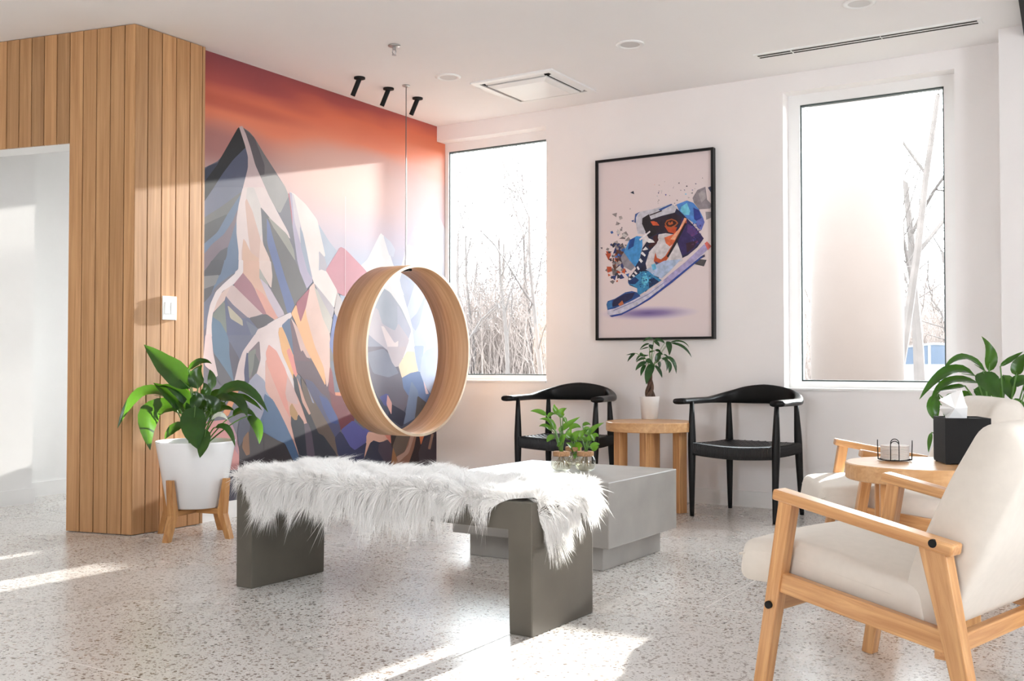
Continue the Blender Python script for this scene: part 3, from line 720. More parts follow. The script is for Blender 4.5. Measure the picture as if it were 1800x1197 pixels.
for _ in range(120):
    x, y = rs.gauss(1087, 10), rs.gauss(452, 19)
    if x < 1060 or x > 1112: continue
    left.append(shard(x, y, rs.uniform(2.5, 8), rs.choice(GREYS + [(190, 84, 54), (214, 100, 60), (54, 66, 120), (60, 110, 180), (96, 60, 50)] if y > 440 else GREYS + [(48, 62, 110), (60, 100, 170), (40, 44, 60)])))
for x, y, r, c in ((1082, 377, 5, GREYS[1]), (1091, 383, 5, GREYS[3]), (1085, 394, 5, GREYS[1]), (1092, 404, 3, GREYS[1]), (1112, 338, 4, (40, 48, 70)), (1108, 367, 2, GREYS[3]), (1058, 436, 3, GREYS[2]), (1071, 484, 4, (200, 96, 64)), (1113, 389, 3, (60, 90, 160)), (1121, 403, 3, (60, 100, 170))): left.append(shard(x, y, r, c))
top = []
for _ in range(46):
    top.append(shard(rs.uniform(1150, 1236), rs.uniform(322, 362) - (0 if rs.random() < 0.8 else 12), rs.uniform(0.6, 2.4), rs.choice(GREYS + [(84, 80, 150), (120, 200, 230), (232, 160, 120), (60, 60, 110)])))
inner = []
for _ in range(60):
    inner.append(shard(rs.uniform(1215, 1232), rs.uniform(392, 430), rs.uniform(0.6, 2), rs.choice([(84, 70, 150), (40, 36, 70), (120, 60, 110), (60, 90, 180)])))
    inner.append(shard(rs.uniform(1124, 1150), rs.uniform(478, 505), rs.uniform(0.6, 2.2), rs.choice([(40, 90, 150), (120, 210, 230), (30, 50, 90), (80, 160, 210)])))
polys = [p for p in left + top + sh + inner]
polys = [([(min(max(x, 1055.5), 1251.5), min(max(y, 290), 590)) for x, y in p], c) for p, c in polys]
M['poster_print'] = print_mat('poster_print', 0.35, 0.4, galaxy=0.22)
shapes('sneaker_print', polys, lambda x, y: at_y(x, y, PY), pc, (0, -1, 0), 0.000012, M['poster_print'], poster).location = (0, -0.0004, 0)

# ================================================================== bench and sheepskin
BA = math.radians(-1.6)
bench_c = Vector((-2.492, 3.21, 0)); BL, BW, BH, BT = 1.445, 0.42, 0.45, 0.092
bench = thing('concrete_bench', 'low grey concrete bench under the white sheepskin', 'bench', bench_c, BA)
hb = BL / 2
bm = loft([[Vector((x, y, z)) for x, z in ((-hb, 0), (-hb, BH), (hb, BH), (hb, 0), (hb - BT, 0), (hb - BT, BH - BT), (-hb + BT, BH - BT), (-hb + BT, 0))] for y in (-BW / 2, BW / 2)])
bmesh.ops.bevel(bm, geom=bm.edges[:], offset=0.004, segments=2, affect='EDGES', profile=0.5)
obj('cast_body', bm, M['concrete'], bench)
for s in (-1, 1): obj('foot_pad', box((s * (hb - BT / 2), 0, 0.001), (BT - 0.012, BW - 0.012, 0.002)), M['black_metal'], bench)

def rug_edges(u):
    """front and back reach of the skin (in metres from the bench axis) at length u"""
    t = (u + 0.80) / 1.6
    front = 0.245 + 0.075 * math.sin(min(1, max(0, t * 1.15)) * PI) + 0.018 * math.sin(u * 9.0) + 0.010 * math.sin(u * 23 + 1)
    if u > 0.56: front -= min(1.0, (u - 0.56) / 0.15) * 0.055
    if u < -0.60: front -= min(1.0, (-0.60 - u) / 0.15) * 0.045
    back = 0.25 + 0.03 * math.sin(u * 7 + 2)
    if u > 0.72: back -= min(1.0, (u - 0.72) / 0.3) * 0.05
    return front, back
def drape(u, v):
    hx, hy = BL / 2 + 0.007, BW / 2 + 0.007
    def fold(a, h):
        r = 0.014; e = abs(a) - (h - r); s = 1 if a > 0 else -1
        if e <= 0: return a, 0.0
        if e < r * PI / 2:
            th = e / r; return s * (h - r + r * math.sin(th)), r * (1 - math.cos(th))
        return s * (h + 0.06 * (e - r * PI / 2)), r + (e - r * PI / 2) * 0.99
    x, dx = fold(u, hx); y, dy = fold(v, hy)
    z = BH + 0.012 - max(dx, dy) - 0.25 * min(dx, dy)
    if dx > 0.03: x += 0.02 * math.sin(v * 16)
    return Vector((x, y, z + 0.006 * math.sin(u * 11 + v * 7)))
NU, NV = 96, 34
U0, U1 = -0.80, 0.875
def rug_uv(i, j):
    u = U0 + (U1 - U0) * i; f, b = rug_edges(u)
    # rounded ends of the skin
    e = 1.0
    if i > 0.86: e = math.sqrt(max(0.0, 1 - ((i - 0.86) / 0.14) ** 2)) * 0.9 + 0.1
    if i < 0.04: e = 0.72 + 0.28 * (i / 0.04)
    c = -0.03 if u > 0.7 else 0.0
    v = c + (-f + (f + b) * j - c) * e
    if u > 0.70: u = 0.70 + (u - 0.70) * (1 - 0.50 * min(1.0, max(0.0, (j - 0.35) / 0.65)))
    return u, v
vs = []
for i in range(NU + 1):
    for j in range(NV + 1): vs.append(drape(*rug_uv(i / NU, j / NV)))
fs = [[i * (NV + 1) + j, (i + 1) * (NV + 1) + j, (i + 1) * (NV + 1) + j + 1, i * (NV + 1) + j + 1] for i in range(NU) for j in range(NV)]
def fur_mat(name, col):
    m, nt, b = new_mat(name); L = nt.links
    tc = N(nt, 'ShaderNodeTexCoord'); nz = N(nt, 'ShaderNodeTexNoise'); nz.inputs['Scale'].default_value = 30; L.new(tc.outputs['Object'], nz.inputs['Vector'])
    r = ramp(nt, [(0.3, tuple(c * 0.95 for c in col)), (0.7, col)]); L.new(nz.outputs['Fac'], r.inputs['Fac']); L.new(r.outputs[0], b.inputs['Base Color'])
    b.inputs['Roughness'].default_value = 0.7; b.inputs['Specular IOR Level'].default_value = 0.2
    tl = N(nt, 'ShaderNodeBsdfTranslucent'); tl.inputs['Color'].default_value = (*col, 1)
    mx = N(nt, 'ShaderNodeMixShader'); mx.inputs[0].default_value = 0.35; L.new(b.outputs[0], mx.inputs[1]); L.new(tl.outputs[0], mx.inputs[2])
    L.new(mx.outputs[0], nt.nodes['Material Output'].inputs['Surface']); return m
M['fur'] = fur_mat('sheepskin_fur', (0.96, 0.95, 0.94))
rug = thing('sheepskin_rug', 'fluffy white sheepskin draped over the concrete bench', 'rug', bench_c, BA)
obj('hide', (vs, fs), M['fur'], rug, smooth=True)
def fur():
    rg = np.random.RandomState(5); n = 95000
    V = np.array([tuple(v) for v in vs]); Fq = np.array(fs)
    a, b, c, d = (V[Fq[:, k]] for k in range(4))
    nr = np.cross(c - a, d - b); ar = np.linalg.norm(nr, axis=1); nr = nr / (ar[:, None] + 1e-9)
    # outward orientation
    flip = (nr[:, 2] < -0.2) | ((np.abs(nr[:, 2]) <= 0.2) & ((nr[:, 0] * a[:, 0] + nr[:, 1] * a[:, 1]) < 0)); nr[flip] *= -1
    q = rg.choice(len(Fq), n, p=ar / ar.sum()); s, t = rg.rand(n, 1), rg.rand(n, 1)
    P = (a[q] * (1 - s) + b[q] * s) * (1 - t) + (d[q] * (1 - s) + c[q] * s) * t
    vn = np.zeros_like(V)
    for k in range(4): np.add.at(vn, Fq[:, k], nr * ar[:, None])
    vn /= np.linalg.norm(vn, axis=1, keepdims=True) + 1e-9
    na, nb, nc, nd = (vn[Fq[q, k]] for k in range(4))
    Nn = (na * (1 - s) + nb * s) * (1 - t) + (nd * (1 - s) + nc * s) * t; Nn /= np.linalg.norm(Nn, axis=1, keepdims=True)
    # locks of wool: neighbours share a lean
    def fld(p, k, ph): return np.sin(p[:, 0] * k + ph) * np.cos(p[:, 1] * k * 1.3 + ph * 2) + 0.6 * np.sin(p[:, 0] * k * 2.1 - p[:, 1] * k * 1.7 + p[:, 2] * k * 2 + ph)
    lean = np.stack([fld(P, 34, 0.3) + 0.25 * np.sign(P[:, 0]), fld(P, 31, 2.1) * 0.9, 0.3 * fld(P, 40, 4)], 1) * 0.42
    g = np.array([0, 0, -1.0])
    steep = (1 - np.clip(Nn[:, 2:3], 0, 1))
    flow = lean + rg.normal(0, 0.22, (n, 3)) + g * (0.15 + 1.25 * steep)
    flow -= Nn * np.sum(flow * Nn, 1, keepdims=True)
    Lh = (0.046 + 0.026 * rg.rand(n, 1)) * (1 + 0.25 * fld(P, 17, 1)[:, None] * 0.5)
    edge = np.clip(steep, 0, 1)
    nup = 0.62 * (1 - edge) + 0.36 * edge
    p1 = P + Lh * (Nn * nup * 0.6 + flow * 0.25)
    p2 = P + Lh * (Nn * nup * 0.95 + flow * 0.85)
    # locks close up toward the tip, each with its own lean and length
    cell = 0.022; Pj = P + 0.006 * np.stack([fld(P, 55, 1.0), fld(P, 60, 2.0), fld(P, 50, 3.0)], 1); ki = np.round(Pj / cell).astype(np.int64); key = ki * cell
    hsh = (ki[:, 0] * 73856093) ^ (ki[:, 1] * 19349663) ^ (ki[:, 2] * 83492791)
    rl = np.random.RandomState(3).normal(0, 1, (4096, 4)); hl = rl[np.abs(hsh) % 4096]
    gather = 0.62 * np.clip(1.1 - rg.rand(n, 1) * 0.5, 0, 1)
    off = key - P; off -= Nn * np.sum(off * Nn, 1, keepdims=True)
    lean2 = hl[:, :3] - Nn * np.sum(hl[:, :3] * Nn, 1, keepdims=True)
    Lk = np.clip(1 + 0.22 * hl[:, 3:4], 0.5, 1.6)
    p1 = P + (p1 - P) * Lk + off * 0.2 + lean2 * Lh * 0.08
    p2 = P + (p2 - P) * Lk + off * gather + lean2 * Lh * 0.26
    side = np.cross(p2 - P, rg.normal(0, 1, (n, 3))); side /= np.linalg.norm(side, axis=1, keepdims=True) + 1e-9
    w = 0.0010
    W = np.stack([P - side * w, P + side * w, p1 - side * w * 0.75, p1 + side * w * 0.75, p2], 1).reshape(-1, 3)
    base = (np.arange(n) * 5)[:, None]
    quads = np.concatenate([base, base + 1, base + 3, base + 2], 1); tris = np.concatenate([base + 2, base + 3, base + 4], 1)
    me = bpy.data.meshes.new('wool_pile'); me.vertices.add(len(W)); me.vertices.foreach_set('co', W.ravel())
    lv = np.concatenate([quads.ravel(), tris.ravel()]); me.loops.add(len(lv)); me.loops.foreach_set('vertex_index', lv.astype(np.int32))
    st = np.concatenate([np.arange(n) * 4, n * 4 + np.arange(n) * 3]); me.polygons.add(2 * n)
    me.polygons.foreach_set('loop_start', st.astype(np.int32))
    me.polygons.foreach_set('loop_total', np.concatenate([np.full(n, 4), np.full(n, 3)]).astype(np.int32))
    me.update(calc_edges=True); me.validate(); me.materials.append(M['fur'])
    o = bpy.data.objects.new('wool_pile', me); link(o, rug); o['kind'] = 'stuff'
fur()

# ================================================================== concrete coffee table
ct = thing('coffee_table', 'square grey concrete coffee table on a recessed plinth', 'table', (-2.43, 4.40, 0), math.radians(-1.5))
CTX, CTY = 0.845, 0.71
obj('top_block', box((0, 0, 0.255), (CTX, CTY, 0.29), 0.004), M['table_concrete'], ct)
obj('plinth', box((0, 0, 0.055), (CTX - 0.12, CTY - 0.12, 0.11), 0.003), M['table_concrete'], ct)

# ================================================================== black round-back chairs
def black_chair(label, loc, rz):
    """front is local -Y"""
    t = thing('armchair_round_back', label, 'chair', loc, rz, 'black round-backed chairs')
    mt = M['black_wood']
    # legs lean slightly, thickest at the seat
    for sx in (-1, 1):
        for fx, fy, tx, ty, tz in ((0.265, -0.222, 0.272, -0.205, 0.688), (0.238, 0.23, 0.222, 0.190, 0.690)):
            p0, p1 = Vector((sx * fx, fy, 0)), Vector((sx * tx, ty, tz))
            ps = [p0.lerp(p1, k) for k in (0, 0.05, 0.3, 0.55, 0.64, 0.72, 0.88, 1.0)]
            obj('leg', tube(ps, [0.013, 0.0145, 0.019, 0.0235, 0.0245, 0.0225, 0.017, 0.0125], 14), mt, t, smooth=True)
    # arm and back rail: one swept bow, flat at the hands, tall at the back
    secs = []; K = 44
    for k in range(K + 1):
        a = k / K * 2 - 1                                 # -1 left hand .. 0 back .. 1 right hand
        s = abs(a); ang = (1 - s) * 1.0
        th = PI * 0.5 * (1 - s) ** 0.9 if s < 1 else 0
        x = math.copysign(1, a) * 0.300 * min(1.0, math.sin(min(1, s * 1.42) * PI / 2)) if s > 0 else 0
        y = 0.232 - 0.47 * max(0.0, (s - 0.30) / 0.70) ** 1.25 - 0.06 * s * s
        # hand rests: legs stand under the rail
        z = 0.690 + 0.012 * max(0, 1 - s * 1.6)
        if s > 0.85: x += math.copysign(1, a) * 0.012 * (s - 0.85) / 0.15
        b = math.cos(min(1.0, s / 0.60) * PI / 2) ** 1.25       # back weight
        hh = 0.020 * (1 - b) + 0.060 * b                  # half height
        hw = 0.030 * (1 - b) + 0.013 * b                  # half depth
        if s > 0.80: hw *= 1 + 0.35 * (s - 0.80) / 0.20; hh *= 1 - 0.1 * (s - 0.80) / 0.20
        secs.append((Vector((x, y, z + 0.026 * b)), hh, hw, b))
    rings = []
    for k, (c, hh, hw, b) in enumerate(secs):
        p, q = secs[max(0, k - 1)][0], secs[min(K, k + 1)][0]; tn = (q - p); tn.z = 0; tn.normalize()
        out = Vector((tn.y, -tn.x, 0))
        ring = []
        for m in range(16):
            an = 2 * PI * m / 16; ca, sa = math.cos(an), math.sin(an)
            ca = math.copysign(abs(ca) ** 0.75, ca); sa = math.copysign(abs(sa) ** 0.75, sa)
            zz = sa * hh; ring.append(c + out * (ca * hw * (1 - 0.0 * b) + b * zz * 0.18) + Vector((0, 0, zz)))
        rings.append(ring)
    obj('bow_rail', loft(rings), mt, t, smooth=True)
    # seat: four rails wrapped with cord
    zf = 0.405
    def wrapped(p0, p1, r, sag, nm):
        p0, p1 = Vector(p0), Vector(p1); n = 60; rg = []
        ax = (p1 - p0).normalized(); sd = ax.cross(Vector((0, 0, 1))).normalized()
        for i in range(n * 2 + 1):
            f = i / (n * 2); c = p0.lerp(p1, f) + Vector((0, 0, -sag * math.sin(f * PI)))
            rr = r * (1.0 if i % 2 else 0.90)
            rg.append([c + sd * (0.62 * rr * math.copysign(abs(math.cos(2 * PI * m / 12)) ** 0.6, math.cos(2 * PI * m / 12))) + Vector((0, 0, rr * math.copysign(abs(math.sin(2 * PI * m / 12)) ** 0.6, math.sin(2 * PI * m / 12)))) for m in range(12)])
        obj(nm, loft(rg), M['cord'], t)
    wrapped((-0.255, -0.215, zf), (0.255, -0.215, zf - 0.002), 0.040, 0.014, 'wrapped_rail')
    wrapped((-0.225, 0.205, zf), (0.225, 0.205, zf), 0.034, 0.006, 'wrapped_rail')
    for sx in (-1, 1): wrapped((sx * 0.258, -0.20, zf + 0.002), (sx * 0.232, 0.20, zf + 0.002), 0.034, 0.004, 'wrapped_rail')
    # woven field: diagonal over-under cords
    bm = bmesh.new(); nx, ny = 40, 34; grid = {}
    for i in range(nx + 1):
        for j in range(ny + 1):
            fx, fy = i / nx, j / ny; w = 0.25 - 0.022 * fy
            dip = -0.018 * math.sin(fx * PI) * math.sin(fy * PI) - 0.012 * math.sin(fx * PI) * (1 - fy)
            wv = 0.0032 if (i // 2 + j // 2) % 2 else -0.0005
            wv *= 1 if (i % 2 or j % 2) else 0.3
            grid[i, j] = bm.verts.new((-w + 2 * w * fx, -0.225 + 0.44 * fy, zf + 0.030 + dip + wv))
    for i in range(nx):
        for j in range(ny): bm.faces.new((grid[i, j], grid[i + 1, j], grid[i + 1, j + 1], grid[i, j + 1]))
    r = bmesh.ops.extrude_face_region(bm, geom=bm.faces[:])
    for v in r['geom']:
        if isinstance(v, bmesh.types.BMVert): v.co.z -= 0.02
    obj('woven_seat', bm, M['cord'], t)
    return t
c2 = Vector((-2.057 - 0.11 * 0.226, 6.276 - 0.994 * 0.226, 0))
black_chair('black round-backed wooden chair right of the round side table', (c2.x, c2.y, 0), math.radians(-6.4))
black_chair('black round-backed wooden chair beneath the left window, partly behind the coffee table', (-3.305, 6.015, 0), math.radians(7))

# ================================================================== round side tables
def side_table(label, loc, rz):
    t = thing('round_side_table', label, 'side table', loc, rz, 'round wooden side tables')
    R, HT, TH = 0.272, 0.56, 0.058
    obj('table_top', lathe([(0, HT - TH), (R - 0.004, HT - TH), (R, HT - TH + 0.004), (R, HT - 0.004), (R - 0.004, HT), (0, HT)], 72), M['tablewood'], t)
    for k in range(4):
        a = PI / 4 + k * PI / 2; r = 0.183
        obj('leg', box((0, 0, (HT - TH) / 2), (0.062, 0.062, HT - TH), 0.003), M['ash'], t, loc=(r * math.cos(a), r * math.sin(a), 0), rot=(0, 0, a + PI / 4))
    return t
side_table('round pale wood side table between the two black chairs', (-2.655, 5.885, 0), math.radians(-27))
side_table('round pale wood side table between the two cream armchairs', (-0.705, 3.945, 0), math.radians(16))

# ================================================================== cream armchairs
def cream_chair(label, loc, az):
    """local: u forward (X), s = distance from the near arm's outer side to the far side, z up"""
    t = thing('wooden_armchair', label, 'armchair', loc, az, 'cream upholstered wooden armchairs')
    P = lambda u, s, z: Vector((u, -s, z))
    am = M['ash']
    for s0 in (0.0, 0.612):
        sc = s0 + 0.029; near = s0 == 0.0
        ar = beam('armrest', P(-0.495, sc, 0.470), P(0.0, sc, 0.562), 0.058, 0.030, am, t, bevel=0.006)
        beam('leg', P(0.056, sc, 0.0), P(-0.038, sc, 0.550), 0.044, 0.036, am, t, up=(1, 0, 0), w1=0.046, h1=0.042)
        beam('leg', P(-0.540, sc, 0.0), P(-0.440, sc, 0.478), 0.044, 0.034, am, t, up=(1, 0, 0), w1=0.046, h1=0.066)
        beam('side_rail', P(-0.470, sc, 0.246), P(-0.010, sc, 0.322), 0.030, 0.054, am, t)
        o = -0.001 if near else 0.059
        for u, z in ((0.014, 0.258), (-0.447, 0.484)):
            obj('bolt_cap', tube([P(u, s0 + (0.0065 if near else 0.0515), z), P(u, s0 + (-0.0015 if near else 0.0595), z)], 0.0105, 16), M['black_metal'], t)
        _ = ar
    beam('cross_rail', P(0.012, 0.05, 0.262), P(0.012, 0.62, 0.262), 0.03, 0.045, am, t)
    beam('cross_rail', P(-0.44, 0.05, 0.215), P(-0.44, 0.62, 0.215), 0.03, 0.045, am, t)
    # seat cushion, sloping back, crowned
    def cushion(name, outline, s0, s1, puff, r=0.022, ns=22):
        """outline: closed (u,z) profile; swept across with softened sides"""
        n = len(outline); cu = sum(p[0] for p in outline) / n; cz = sum(p[1] for p in outline) / n
        rings = []
        for k in range(ns + 1):
            f = k / ns
            e = min(f, 1 - f) * (s1 - s0)
            sh = 0.0 if e >= r else r * (1 - math.sqrt(max(0, 1 - (1 - e / r) ** 2)))
            f2 = f
            s = s0 + (s1 - s0) * f2; b = puff * math.sin(f * PI) ** 0.7
            ring = []
            for (u, z) in outline:
                d = Vector((u - cu, z - cz)); L = d.length
                d2 = d * ((L - sh) / L) if L > 1e-6 else d
                ring.append(P(cu + d2.x, s, cz + d2.y + (b if z > cz else 0) * (0.4 + 0.6 * max(0, 1 - abs(u - cu) / 0.28))))
            rings.append(ring)
        return obj(name, loft(rings), M['fabric'], t, smooth=True)
    def rounded(pts, r=0.03, k=5):
        out = []; n = len(pts)
        for i in range(n):
            p, a, b = Vector(pts[i]), Vector(pts[i - 1]), Vector(pts[(i + 1) % n])
            rr = min(r, (a - p).length * 0.45, (b - p).length * 0.45); pa, pb = p + (a - p).normalized() * rr, p + (b - p).normalized() * rr
            for j in range(k + 1):
                f = j / k; q = pa.lerp(p, f).lerp(p.lerp(pb, f), f); out.append((q.x, q.y))
        # even out long runs
        res = []
        for i in range(len(out)):
            a, b = Vector(out[i]), Vector(out[(i + 1) % len(out)]); m = max(1, int((b - a).length / 0.03))
            for j in range(m): q = a.lerp(b, j / m); res.append((q.x, q.y))
        return res
    cushion('seat_cushion', rounded([(0.165, 0.300), (0.145, 0.412), (-0.02, 0.425), (-0.40, 0.362), (-0.42, 0.245), (0.0, 0.30)], 0.035), 0.062, 0.608, 0.016)
    cushion('backrest', rounded([(-0.318, 0.262), (-0.355, 0.42), (-0.455, 0.635), (-0.535, 0.775), (-0.625, 0.775), (-0.655, 0.70), (-0.560, 0.46), (-0.435, 0.245)], 0.045), 0.064, 0.606, 0.006)
    for s0 in (0.0605, 0.6095):
        sm = [(0.150, 0.372), (0.10, 0.388), (-0.02, 0.382), (-0.15, 0.360), (-0.31, 0.330)]
        obj('piping', tube([P(u, s0 + (0.0045 if s0 < 0.3 else -0.0045), z) for u, z in sm], 0.0032, 8), M['fabric'], t, smooth=True)
    return t
cream_chair('cream upholstered wooden armchair nearest the camera, seen from behind', (-0.89, 2.775, 0), math.radians(165))
cream_chair('cream upholstered wooden armchair beyond the small table with the tissue box', (-0.985, 4.199, 0), math.radians(203.6))

# ================================================================== hoop swing
hp = Vector((-4.157, 5.359, 0)); HR, HWD, HZ = 0.556, 0.262, 1.002
hoop = thing('hoop_swing', 'bent wood hoop swing hanging on a thin cable before the mural', 'swing', (hp.x, hp.y, HZ))
n = 128; rg = []
for k in range(n):
    a = 2 * PI * k / n; c, s = math.cos(a), math.sin(a)
    rg.append([Vector((x, r * c, r * s)) for x, r in ((-HWD / 2, HR), (HWD / 2, HR), (HWD / 2, HR - 0.017), (-HWD / 2, HR - 0.017))])
bm = bmesh.new(); RV = [[bm.verts.new(p) for p in r] for r in rg]
for k in range(n):
    a, b = RV[k], RV[(k + 1) % n]
    for i in (0, 2): bm.faces.new((a[i], a[(i + 1) % 4], b[(i + 1) % 4], b[i]))
    for i in (1, 3):
        f = bm.faces.new((a[i], a[(i + 1) % 4], b[(i + 1) % 4], b[i])); f.material_index = 1
ho = obj('hoop', bm, M['ply'], hoop, smooth=False); ho.data.materials.append(M['ply_edge'])
for p in ho.data.polygons: p.use_smooth = p.material_index == 0
obj('cable', tube([(0, 0, HR + 0.03), (0, 0, H - HZ - 0.01)], 0.003, 8), M['cable'], hoop)
obj('ceiling_rose', lathe([(0, H - HZ), (0.026, H - HZ), (0.026, H - HZ - 0.005), (0.012, H - HZ - 0.012), (0, H - HZ - 0.012)], 24), M['steel'], hoop)
obj('ferrule', tube([(0, 0, HR - 0.002), (0, 0, HR + 0.04)], 0.007, 10), M['steel'], hoop)
obj('bracket', box((0, 0, HR - 0.026), (0.07, 0.045, 0.016), 0.004), M['black_metal'], hoop)

# ================================================================== ceiling fittings
for i, (x, y, lb) in enumerate(((-4.294, 5.051, 'black ceiling spotlight nearest the timber wall'), (-4.300, 5.353, 'black ceiling spotlight in the middle of the row of three'), (-4.287, 5.655, 'black ceiling spotlight farthest along the mural, right of the swing cable'))):
    t = thing('ceiling_spotlight', lb, 'spotlight', (x, y, H), 0, 'black spotlights washing the mural')
    obj('canopy', lathe([(0, 0), (0.036, 0), (0.036, -0.010), (0.02, -0.014), (0, -0.014)], 24), M['black_metal'], t)
    d = Vector((-0.36, -0.12, -0.93)).normalized()
    obj('barrel', tube([Vector((0, 0, -0.006)), d * 0.125], 0.0155, 20), M['black_metal'], t)
for x, lb in ((-3.804, 'round white recessed ceiling light near the mural'), (-2.526, 'round white recessed ceiling light left of the slot diffuser'), (-1.247, 'round white recessed ceiling light at the top edge of the picture')):
    t = thing('recessed_downlight', lb, 'ceiling light', (x, 5.34, H), 0, 'recessed ceiling lights')
    obj('trim_ring', lathe([(0.066, 0), (0.082, 0), (0.082, -0.004), (0.072, -0.009), (0.055, -0.006), (0.055, 0)], 40), M['white_plastic'], t, smooth=True)
    obj('lens', lathe([(0, -0.002), (0.056, -0.002), (0.056, -0.0045), (0, -0.0045)], 32), plain('lens', (0.62, 0.61, 0.60), 0.5), t)
t = thing('fire_sprinkler', 'small metal fire sprinkler head on the ceiling', 'sprinkler', (-3.691, 4.646, H))
obj('escutcheon', lathe([(0, 0), (0.036, 0), (0.034, -0.006), (0.016, -0.010), (0, -0.010)], 28), M['steel'], t, smooth=True)
obj('body', tube([(0, 0, -0.008), (0, 0, -0.026)], 0.010, 14), M['steel'], t)
fr = bmesh.new()
for s in (-1, 1): bm_tube(fr, [(s * 0.009, 0, -0.024), (s * 0.012, 0, -0.04), (s * 0.003, 0, -0.055)], 0.0028, 8)
obj('yoke', fr, M['steel'], t)
obj('deflector', lathe([(0, -0.054), (0.013, -0.054), (0.013, -0.057), (0, -0.057)], 16), M['steel'], t)
# cassette air conditioner
t = thing('ceiling_air_vent', 'square white ceiling air cassette with angled centre panel', 'air vent', (-3.455, 5.828, H))
fm = bmesh.new(); a, b = 0.305, 0.262
for c, s in (((-(a + b) / 2, 0, -0.006), (a - b, 2 * a, 0.012)), (((a + b) / 2, 0, -0.006), (a - b, 2 * a, 0.012)), ((0, -(a + b) / 2, -0.006), (2 * b, a - b, 0.012)), ((0, (a + b) / 2, -0.006), (2 * b, a - b, 0.012))): bm_box(fm, c, s)
obj('frame', fm, M['white_plastic'], t)
obj('duct', box((0, 0, -0.0015), (2 * b, 2 * b, 0.002)), M['dark_slot'], t)
pm = loft([[Vector((x * q, y * q, z)) for x, y in ((-1, -1), (1, -1), (1, 1), (-1, 1))] for q, z in ((0.222, -0.012), (0.222, -0.020), (0.18, -0.034))])
obj('centre_panel', pm, M['white_plastic'], t)
for s in (-1, 1):
    obj('blade', box((0, s * 0.249, -0.012), (0.44, 0.018, 0.003), rot=(0.5 * s, 0, 0)), M['white_plastic'], t)
    obj('blade', box((s * 0.249, 0, -0.012), (0.018, 0.44, 0.003), rot=(0, -0.5 * s, 0)), M['white_plastic'], t)
# slot diffuser
t = thing('slot_diffuser', 'long white ceiling slot diffuser with two dark slots', 'air vent', (-1.375, 5.96, H))
obj('plate', box((0, 0, -0.003), (1.24, 0.105, 0.006)), M['white_plastic'], t)
for y in (-0.022, 0.018):
    for x0, x1 in ((-0.60, -0.405), (-0.395, 0.10), (0.105, 0.60)): obj('slot', box(((x0 + x1) / 2, y, -0.0065), (x1 - x0, 0.018, 0.002)), M['dark_slot'], t)
# black ceiling beam whose edge shows in the upper right corner
zb = 2.69
e0, e1 = at_z(1790, 0, zb), at_z(1800, 65, zb); ed = (e1 - e0).normalized(); sd = Vector((ed.y, -ed.x, 0))
q0, q1 = e0 - ed * 1.6, e1 + ed * 0.12; mc = (q0 + q1) / 2 + sd * 0.07
t = thing('ceiling_beam', 'black linear ceiling beam cut off by the upper right corner', 'beam', (mc.x, mc.y, H), math.atan2(ed.y, ed.x))
obj('casing', box((0, 0, (zb - H) / 2), ((q1 - q0).length, 0.14, H - zb), 0.003), M['black_metal'], t)
for s in (-1, 1): obj('end_cap', box((s * ((q1 - q0).length / 2 + 0.002), 0, (zb - H) / 2), (0.004, 0.13, H - zb - 0.008)), M['black_metal'], t)

# ================================================================== switch and outlet
t = thing('light_switch', 'white double light switch plate on the oak boards', 'light switch', (-4.63, 3.837, 1.225))
obj('plate', box((0.004, 0, 0), (0.008, 0.095, 0.132), 0.003), M['white_plastic'], t)
for y in (-0.022, 0.022): obj('rocker', box((0.010, y, 0), (0.008, 0.030, 0.066), 0.002, rot=(0, 0.06, 0)), M['white_plastic'], t)
t = thing('wall_outlet', 'white wall outlet low between table and black chair', 'outlet', (-2.605, YB, 0.43))
obj('plate', box((0, -0.004, 0), (0.075, 0.008, 0.118), 0.002), M['white_plastic'], t)
for z in (-0.026, 0.026):
    s = obj('socket', box((0, -0.009, z), (0.034, 0.004, 0.03), 0.001), M['white_plastic'], t)
    for x in (-0.007, 0.007): obj('slot', box((x, -0.0112, z + 0.003), (0.0025, 0.001, 0.010)), M['dark_slot'], s)

# ================================================================== plants
def bez(p0, p1, p2, f):
    return p0 * ((1 - f) ** 2) + p1 * (2 * f * (1 - f)) + p2 * (f * f)
def leaf_mesh(p0, pm, p2, w, curl=0.25, twist=0.0, wav=0.0, nl=10, nw=6, face=None, shape=0.45):
    """leaf blade from p0 through pm to p2 (all Vectors); w full width; face = direction the upper side looks"""
    p1 = pm * 2 - (p0 + p2) * 0.5
    vs, fs = [], []
    face = Vector(face) if face is not None else Vector((0, 0, 1))
    for i in range(nl + 1):
        f = i / nl; c = bez(p0, p1, p2, f); t = (bez(p0, p1, p2, min(1, f + 0.02)) - bez(p0, p1, p2, max(0, f - 0.02))).normalized()
        sd = t.cross(face)
        if sd.length < 1e-3: sd = t.cross(Vector((0.3, 1, 0.2)))
        sd.normalize(); nr = sd.cross(t).normalized()
        if twist: q = Matrix.Rotation(twist * f, 3, t); sd = q @ sd; nr = q @ nr
        # widest below the middle, drawn-out tip
        prof = (math.sin(PI * min(1.0, f ** (0.75 + shape * 0.2)) ** 0.85)) ** 0.8 if 0 < f < 1 else 0.0
        hw = max(0.0006, w * 0.5 * prof)
        for j in range(nw + 1):
            g = j / nw * 2 - 1
            vs.append(c + sd * (g * hw) + nr * (abs(g) ** 1.3 * hw * curl - abs(g) * hw * wav * math.sin(f * 19 + (1 if g > 0 else 2.2)) * 0.5))
    for i in range(nl):
        for j in range(nw):
            a = i * (nw + 1) + j; fs.append([a, a + 1, a + nw + 2, a + nw + 1])
    return vs, fs
